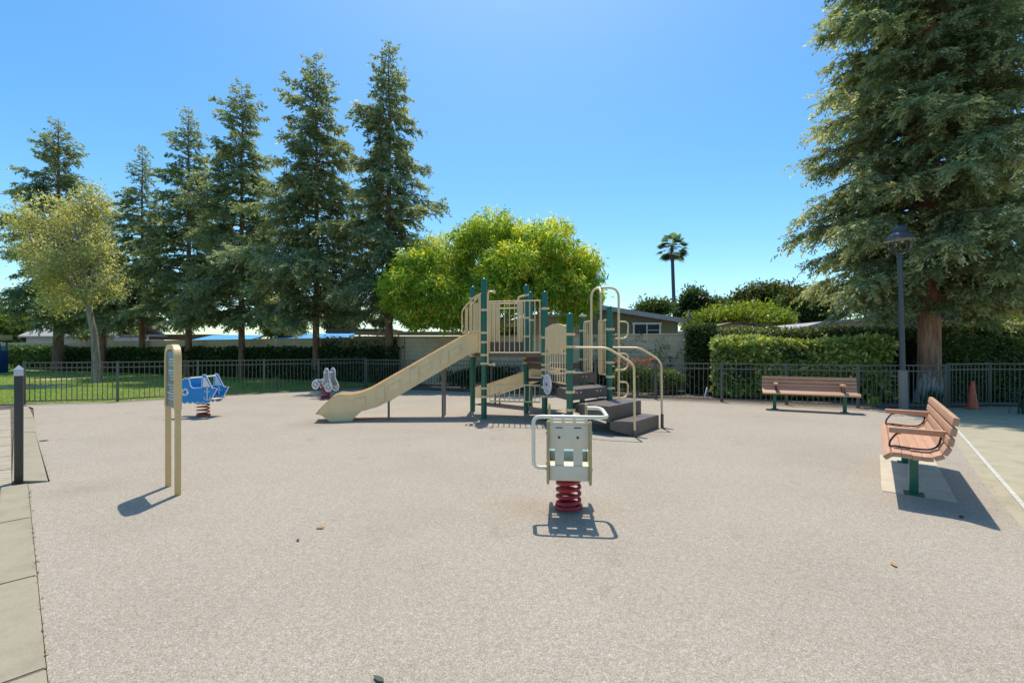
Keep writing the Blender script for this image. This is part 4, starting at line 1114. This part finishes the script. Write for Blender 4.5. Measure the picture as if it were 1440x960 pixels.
ftree('garden_tree', 'pale green low tree left of the palm trunk above the olive house roof', 925, 433, 22, 9, 52, 800, .4, ((.06,.10,.025),(.12,.16,.05)), 23, ((905,438,14,6),))
ftree('garden_tree', 'broad olive green tree left of the big redwood in the distance', 1070, 428, 34, 24, 50, 2000, .42, ((.055,.085,.025),(.12,.135,.045)), 24, ((1045,432,18,18),(1085,418,22,15)), tip=(.2,.18,.09), tf=.2)
ftree('garden_tree', 'dense green tree directly behind the left edge of the big redwood', 1125, 432, 34, 30, 44, 2200, .40, ((.045,.085,.02),(.10,.13,.035)), 25, ((1150,440,26,26),(1105,446,22,20)), tip=(.22,.15,.08), tf=.15)
ftree('garden_shrub', 'bright lime green shrub row above the tan house roof', 1040, 447, 62, 15, 36, 2200, .32, ((.13,.20,.025),(.24,.29,.04)), 26, ((990,452,26,13),(1085,449,24,16),(1060,441,20,12)), tip=(.34,.36,.06), cat='shrub')
ftree('garden_tree', 'bright green leafy tree behind the wall at the far left edge', 12, 458, 26, 22, 44, 1100, .4, ((.10,.17,.03),(.20,.26,.06)), 27, ((28,470,16,14),), tip=(.3,.34,.1))
ftree('garden_tree', 'light yellow green shrub behind the wall between the two nearest left redwoods', 398, 461, 28, 14, 33, 900, .3, ((.12,.17,.04),(.22,.26,.07)), 28, tip=(.32,.34,.12))
ftree('garden_tree', 'yellow green shrub behind the wall right of the tallest redwood', 480, 452, 26, 12, 36, 500, .3, ((.10,.15,.04),(.2,.24,.07)), 29)
ftree('garden_tree', 'yellow shrub beside the pale grey house behind the leftmost redwood', 122, 463, 14, 12, 39, 350, .3, ((.2,.2,.05),(.3,.27,.07)), 30)
ftree('garden_shrub', 'sunlit shrub over the wall behind the big redwood on the right edge', 1420, 460, 26, 10, 19, 700, .16, ((.13,.19,.04),(.26,.29,.08)), 31, ((1438,452,14,8),), cat='shrub')
ftree('garden_shrub', 'low green shrub seen through the deck rails over the tan wall', 716, 463, 22, 11, 26, 500, .2, ((.12,.18,.05),(.24,.28,.10)), 33, tip=(.4,.4,.18), cat='shrub')
# palm
Y = 90; X0 = gX(949, Y); t = thing('palm_tree', 'tall thin fan palm standing alone against the sky', 'palm', (X0, Y, 0))
tz = zy(347, Y); tx = gX(945, Y)-X0
mb = MB(); mb.tube([(0,0,-.1),(.02,0,3),(tx*.2,0,9),(tx*.6,0,15),(tx,0,tz)], [.55,.40,.36,.34,.30], 12); mb.build('trunk', M['palmbark'], t)
rng = np.random.default_rng(9); Vv, Qf, Cc = [], [], []
for i in range(64):
    az = rng.uniform(0, 6.283); el = math.asin(rng.uniform(-.85, 1.0)) ; L = rng.uniform(2.3, 3.0)
    dr = np.array([math.cos(az)*math.cos(el), math.sin(az)*math.cos(el), math.sin(el)]); c0_ = np.array([tx,0,tz+.2])
    hub = c0_+dr*L*.72+np.array([0,0,-.25*L*math.cos(el)]); sd_ = unit(np.cross(dr, [0,0,1.])); upv = np.cross(sd_, dr)
    col = np.array((.15,.22,.15))*rng.uniform(.7,1.5) if el > -.75 else np.array((.09,.075,.045))
    o_ = len(Vv); wv = sd_*.05; Vv += [c0_-wv, c0_+wv, hub+wv, hub-wv]; Qf.append((o_,o_+1,o_+2,o_+3)); Cc += [col]*4
    for k in range(15):
        a_ = (k-7)/7*1.35; ll = L*.55*(1-.25*abs(a_)/1.35)
        f_ = dr*math.cos(a_)+sd_*math.sin(a_); sw = unit(np.cross(f_, upv))*.13
        o_ = len(Vv); tipv = hub+f_*ll+np.array([0,0,-.28*ll]); md = hub+f_*ll*.55
        Vv += [hub, md+sw, tipv, md-sw]; Qf.append((o_,o_+1,o_+2,o_+3)); Cc += [col]*4
mesh_np('crown', np.array(Vv), np.array(Qf), M['leaf'], t, np.array(Cc))

# ------------------------------------------------------------------ hedges, ivy, small plants
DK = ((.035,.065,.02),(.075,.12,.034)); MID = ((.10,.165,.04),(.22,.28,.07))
hedge('ivy_hedge', 'green hedge at the far left beyond the thick redwood trunk', (-54,43.2), (-33,33.35), 1.6, .5, 4000, .19, .11, ((.06,.11,.03),(.13,.19,.05)), 40, tip=(.2,.25,.07), tipfrac=.2)
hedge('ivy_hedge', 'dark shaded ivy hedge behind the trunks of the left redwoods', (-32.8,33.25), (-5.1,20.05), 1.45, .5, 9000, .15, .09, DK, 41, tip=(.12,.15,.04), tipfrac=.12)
hedge('ivy_hedge', 'tall ivy column at the left end of the clipped ivy wall', (6.15,16.15), (7.05,15.95), 2.2, .7, 1700, .10, .07, ((.045,.075,.02),(.10,.13,.04)), 42, tip=(.2,.22,.07))
hedge('ivy_hedge', 'clipped ivy topping the wall behind the leafy hedge on the right', (6.9,16.05), (16,14.0), 2.12, .62, 6500, .085, .055, ((.08,.115,.035),(.17,.20,.065)), 43, tip=(.40,.40,.15), tipfrac=.3, wob=.04)
hedge('leafy_hedge', 'large leaved sunlit hedge behind the far bench', (6.6,15.0), (11.3,13.85), 1.68, .75, 5200, .16, .095, ((.15,.24,.05),(.34,.42,.10)), 44, tip=(.62,.62,.2), tipfrac=.42, wob=.24)
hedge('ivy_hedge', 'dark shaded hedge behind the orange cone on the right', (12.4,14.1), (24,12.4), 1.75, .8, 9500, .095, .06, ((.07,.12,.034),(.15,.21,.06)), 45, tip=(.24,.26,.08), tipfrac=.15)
hedge('dry_vine', 'dry tan vine on the wall top behind the dark hedge on the right', (13.6,14.75), (24,12.95), 2.3, .45, 3200, .075, .05, ((.30,.235,.12),(.48,.38,.20)), 46, tip=(.6,.54,.28), tipfrac=.4, z0=1.6, kind='vine')
hedge('dry_vine', 'dry tan vine hanging over the wall top behind the left redwoods', (-9.2,22.05), (-5.2,20.3), 1.98, .3, 600, .09, .05, ((.34,.27,.15),(.50,.41,.25)), 47, z0=1.6, kind='vine')
# thin vine branches over the wall beside the ivy column
t = thing('wall_vine', 'bare vine stems with few leaves on the tan wall left of the ivy column', 'vine', (3.0,17.4,0))
rnd = random.Random(4); mb = MB(); lv = []
wa, wb = Vector((3.2,17.42)), Vector((6.3,16.3)); wn = Vector((-.34,-.94))*.10
for i in range(16):
    s = rnd.uniform(0,1); q = wa.lerp(wb, s)+wn-Vector((3.0,17.4)); pts = []; h_ = rnd.uniform(.9,1.95); ln_ = rnd.uniform(-.5,.5); wdv = (wb-wa).normalized()
    for k in range(6):
        f_ = k/5; qq = q+wdv*(ln_*f_*f_+rnd.uniform(-.05,.05)); pts.append((qq.x, qq.y, .02+h_*f_)); 
        if rnd.random() < .9: lv.append((qq.x+rnd.uniform(-.2,.2), qq.y-.02, .1+h_*f_))
    mb.tube(pts, [.014*(1-.7*k/5) for k in range(6)], 5)
mb.build('stem', M['greybark'], t)
rng = np.random.default_rng(6); pv = np.repeat(np.array(lv), 6, 0)+rng.normal(0, .09, (len(lv)*6, 3)); pv[:, 1] = np.repeat(np.array(lv)[:, 1], 6)-.03
v, f, c = leaf_clusters(rng, pv, np.tile([0,-1,.3], (len(pv),1)), 3, .09, .05, .2, ((.05,.08,.02),(.11,.14,.04)), .06)
mesh_np('foliage', v, f, M['hedgeleaf'], t, c)
# flowering shrubs behind the back fence
def shrub(name, label, X, Y, rx, ry, rz, n, ln, cols, seed, tip=None, tf=.25, per=6):
    rng = np.random.default_rng(seed); k = 6; lm = [(rng.uniform(-.5,.5)*rx, rng.uniform(-.5,.5)*ry, rz*rng.uniform(.75,1.05), rx*.55, ry*.55, rz*.55) for _ in range(k)]
    p, d = lump_points(rng, lm, n, .4); p[:, 2] = np.abs(p[:, 2])+.03
    v, f, c = leaf_clusters(rng, p, d, per, ln, ln*.45, .1, cols, ln*.5, tip, tf); v[:, 2] = np.maximum(v[:, 2], .0)
    t = thing(name, label, 'shrub', (X, Y, 0)); mesh_np('foliage', v, f, M['hedgeleaf'], t, c)
    mb = MB()
    for i in range(9): a = lm[i % k]; mb.tube([(a[0]*.2,a[1]*.2,-.02),(a[0]*.7+rng.normal(0,.05),a[1]*.7,a[2]*.6),(a[0],a[1],a[2]*1.2)], [.016,.011,.005], 5)
    mb.build('stem', M['greybark'], t); return t
sx, sy = G(905, 556.5)
sh_ = shrub('flowering_shrub', 'leafy shrub with orange red flowers behind the fence right of the steps', gX(893,15), 15, .75, .45, .62, 850, .10, MID, 51, tip=(.30,.31,.12), tf=.4)
rng = np.random.default_rng(5); pf = np.stack([rng.uniform(-.6,.6,60), rng.uniform(-.4,.2,60), rng.uniform(.95,1.2,60)], 1)
v, f, c = leaf_clusters(rng, pf, np.tile([0,-.2,1.], (60,1)), 7, .06, .05, 0, ((.5,.11,.05),(.55,.22,.10)), .03); mesh_np('flowers', v, f, M['petal'], sh_, c)
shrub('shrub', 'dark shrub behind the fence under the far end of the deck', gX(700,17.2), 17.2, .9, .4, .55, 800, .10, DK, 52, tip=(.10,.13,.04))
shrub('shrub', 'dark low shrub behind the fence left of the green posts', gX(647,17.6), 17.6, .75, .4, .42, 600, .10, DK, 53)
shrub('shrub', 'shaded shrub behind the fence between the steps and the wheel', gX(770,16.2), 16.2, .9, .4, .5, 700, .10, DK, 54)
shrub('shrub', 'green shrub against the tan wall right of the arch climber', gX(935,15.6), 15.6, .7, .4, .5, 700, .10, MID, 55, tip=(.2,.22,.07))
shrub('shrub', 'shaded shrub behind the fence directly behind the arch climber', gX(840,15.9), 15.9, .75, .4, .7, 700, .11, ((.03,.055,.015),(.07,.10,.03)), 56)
for i, (px, py, n, h, wd, cols, lab, c_) in enumerate((
  (888,551,60,.34,.018,((.16,.19,.06),(.30,.28,.11)),'dry grass tuft behind the fence right of the steps','grass tuft'),
  (948,551.5,55,.30,.018,((.14,.18,.05),(.28,.27,.10)),'dry grass tuft behind the fence beside the far handrail','grass tuft'),
  (1228,569,46,.30,.05,((.32,.38,.05),(.45,.45,.10)),'bright yellow green strap leaved clump at the foot of the fence left of the lamp','plant'),
  (1313,566,70,.55,.035,((.05,.10,.035),(.10,.15,.06)),'dark strap leaved clump at the foot of the big redwood','plant'),
  (1447,582,40,.75,.05,((.05,.09,.05),(.12,.15,.09)),'grey green strap leaved plant at the right edge of the court','plant'),
  (387,546,40,.62,.02,((.30,.28,.14),(.42,.38,.22)),'pale dry ornamental grass on the lawn behind the left fence','plant'),
  (14,521,40,.6,.03,((.2,.25,.05),(.3,.32,.08)),'yellow green clump on the lawn beside the blue kiosk','plant'))):
    X, Y = G(px, py); tuft('strap_plant' if c_ == 'plant' else 'grass_tuft', lab, X, Y, n, h, wd, cols, 60+i, spread=.22 if i != 3 else .3, cat=c_)
# small pale marker behind the fence
X, Y = G(996, 559); t = MB().beam((0,0,.0), (.10,.05,.30), .03, .05, bev=.005).build('garden_stake', M['white']); t.location = (X, Y+.25, 0)
tag(t, 'short pale leaning stake behind the back fence left of the far bench', 'stake')
# fallen leaves on the rubber
for i, (px, py, col, lab, sz) in enumerate(((450,743,(.40,.17,.04),'small orange fallen leaf on the rubber left of the near spring rider',.032),(1257,795,(.42,.26,.07),'small tan fallen leaf on the rubber in the right foreground',.03),
   (533,956.5,(.05,.07,.04),'dark fallen leaf at the bottom edge of the photo',.028),(1352,727,(.05,.035,.03),'dark curled leaf on the rubber in front of the near bench shadow',.035),(419,760,(.09,.075,.06),'tiny brown fallen leaf on the rubber below the orange one',.022),(61,620,(.07,.06,.05),'dark fallen leaf on the rubber beside the concrete strip by the gate post',.06))):
    X, Y = G(px, py); a = i*1.3; mb = MB(); pts = []
    for j in range(10): q = j/10*2*math.pi; pts.append((sz*math.cos(q)*(1 if j else 1.3), sz*.5*math.sin(q)))
    mb.prism(pts, (0,0,.006), (math.cos(a),math.sin(a),.05), (-math.sin(a),math.cos(a),.1), .003)
    ml_ = mat('fallen_leaf_'+('abcdef'[i]), col, .7); o = mb.build('fallen_leaf', ml_); o.location = (X, Y, .004); tag(o, lab, 'leaf')

# wind blown litter along the kerb, the fence foot and the gate
rng = np.random.default_rng(12); P_ = []
def along(a, b, n, sp, side=0):
    a, b = np.array(a), np.array(b); u_ = rng.random(n)[:, None]; d_ = b-a; nn_ = np.array([d_[1], -d_[0]])/np.linalg.norm(d_)
    P_.append(a+d_*u_+nn_*(side+np.abs(rng.normal(0, sp, n)))[:, None])
along(LK0, LK1, 200, .006, -.004); along((-5.26,5.16), (-8.6,8.2), 60, .06); along((-8.6,8.2), (-12.5,11.7), 50, .08)
for a, b in zip(FL, FL[1:]): along(a, b, 22, .12, .05)
along((-5.75,17.8), (4.32,13.7), 120, .25, .05); along((4.32,13.7), (8.8,11.57), 120, .18, .05); along((8.8,11.57), (11.1,11.6), 70, .2, .05)
along((9.6,10.4), (4.3,3.8), 60, .06); along((11.2,11.6),(15,11.6), 60, .2, .05)
p = np.concatenate(P_); m = len(p); a = rng.uniform(0, 6.283, m)
b3 = np.concatenate([p, np.full((m,1), .006)], 1); d3 = unit(np.stack([np.cos(a), np.sin(a), rng.uniform(0,.25,m)], 1)); s3_ = np.stack([-np.sin(a), np.cos(a), rng.uniform(-.2,.2,m)], 1)
v, f = leaf_faces(b3, d3, s3_, rng.uniform(.008,.032,m), rng.uniform(.005,.014,m)); v[:, 2] = np.maximum(v[:, 2], .003)
tn = rng.random((m,1)); c = np.array((.10,.07,.04))*(1-tn)+np.array((.26,.19,.10))*tn
tag(mesh_np('leaf_litter', v, f, M['petal'], None, np.repeat(c, 4, 0)), 'fine brown leaf litter along the kerb and the foot of the fences', 'leaf litter', kind='stuff')
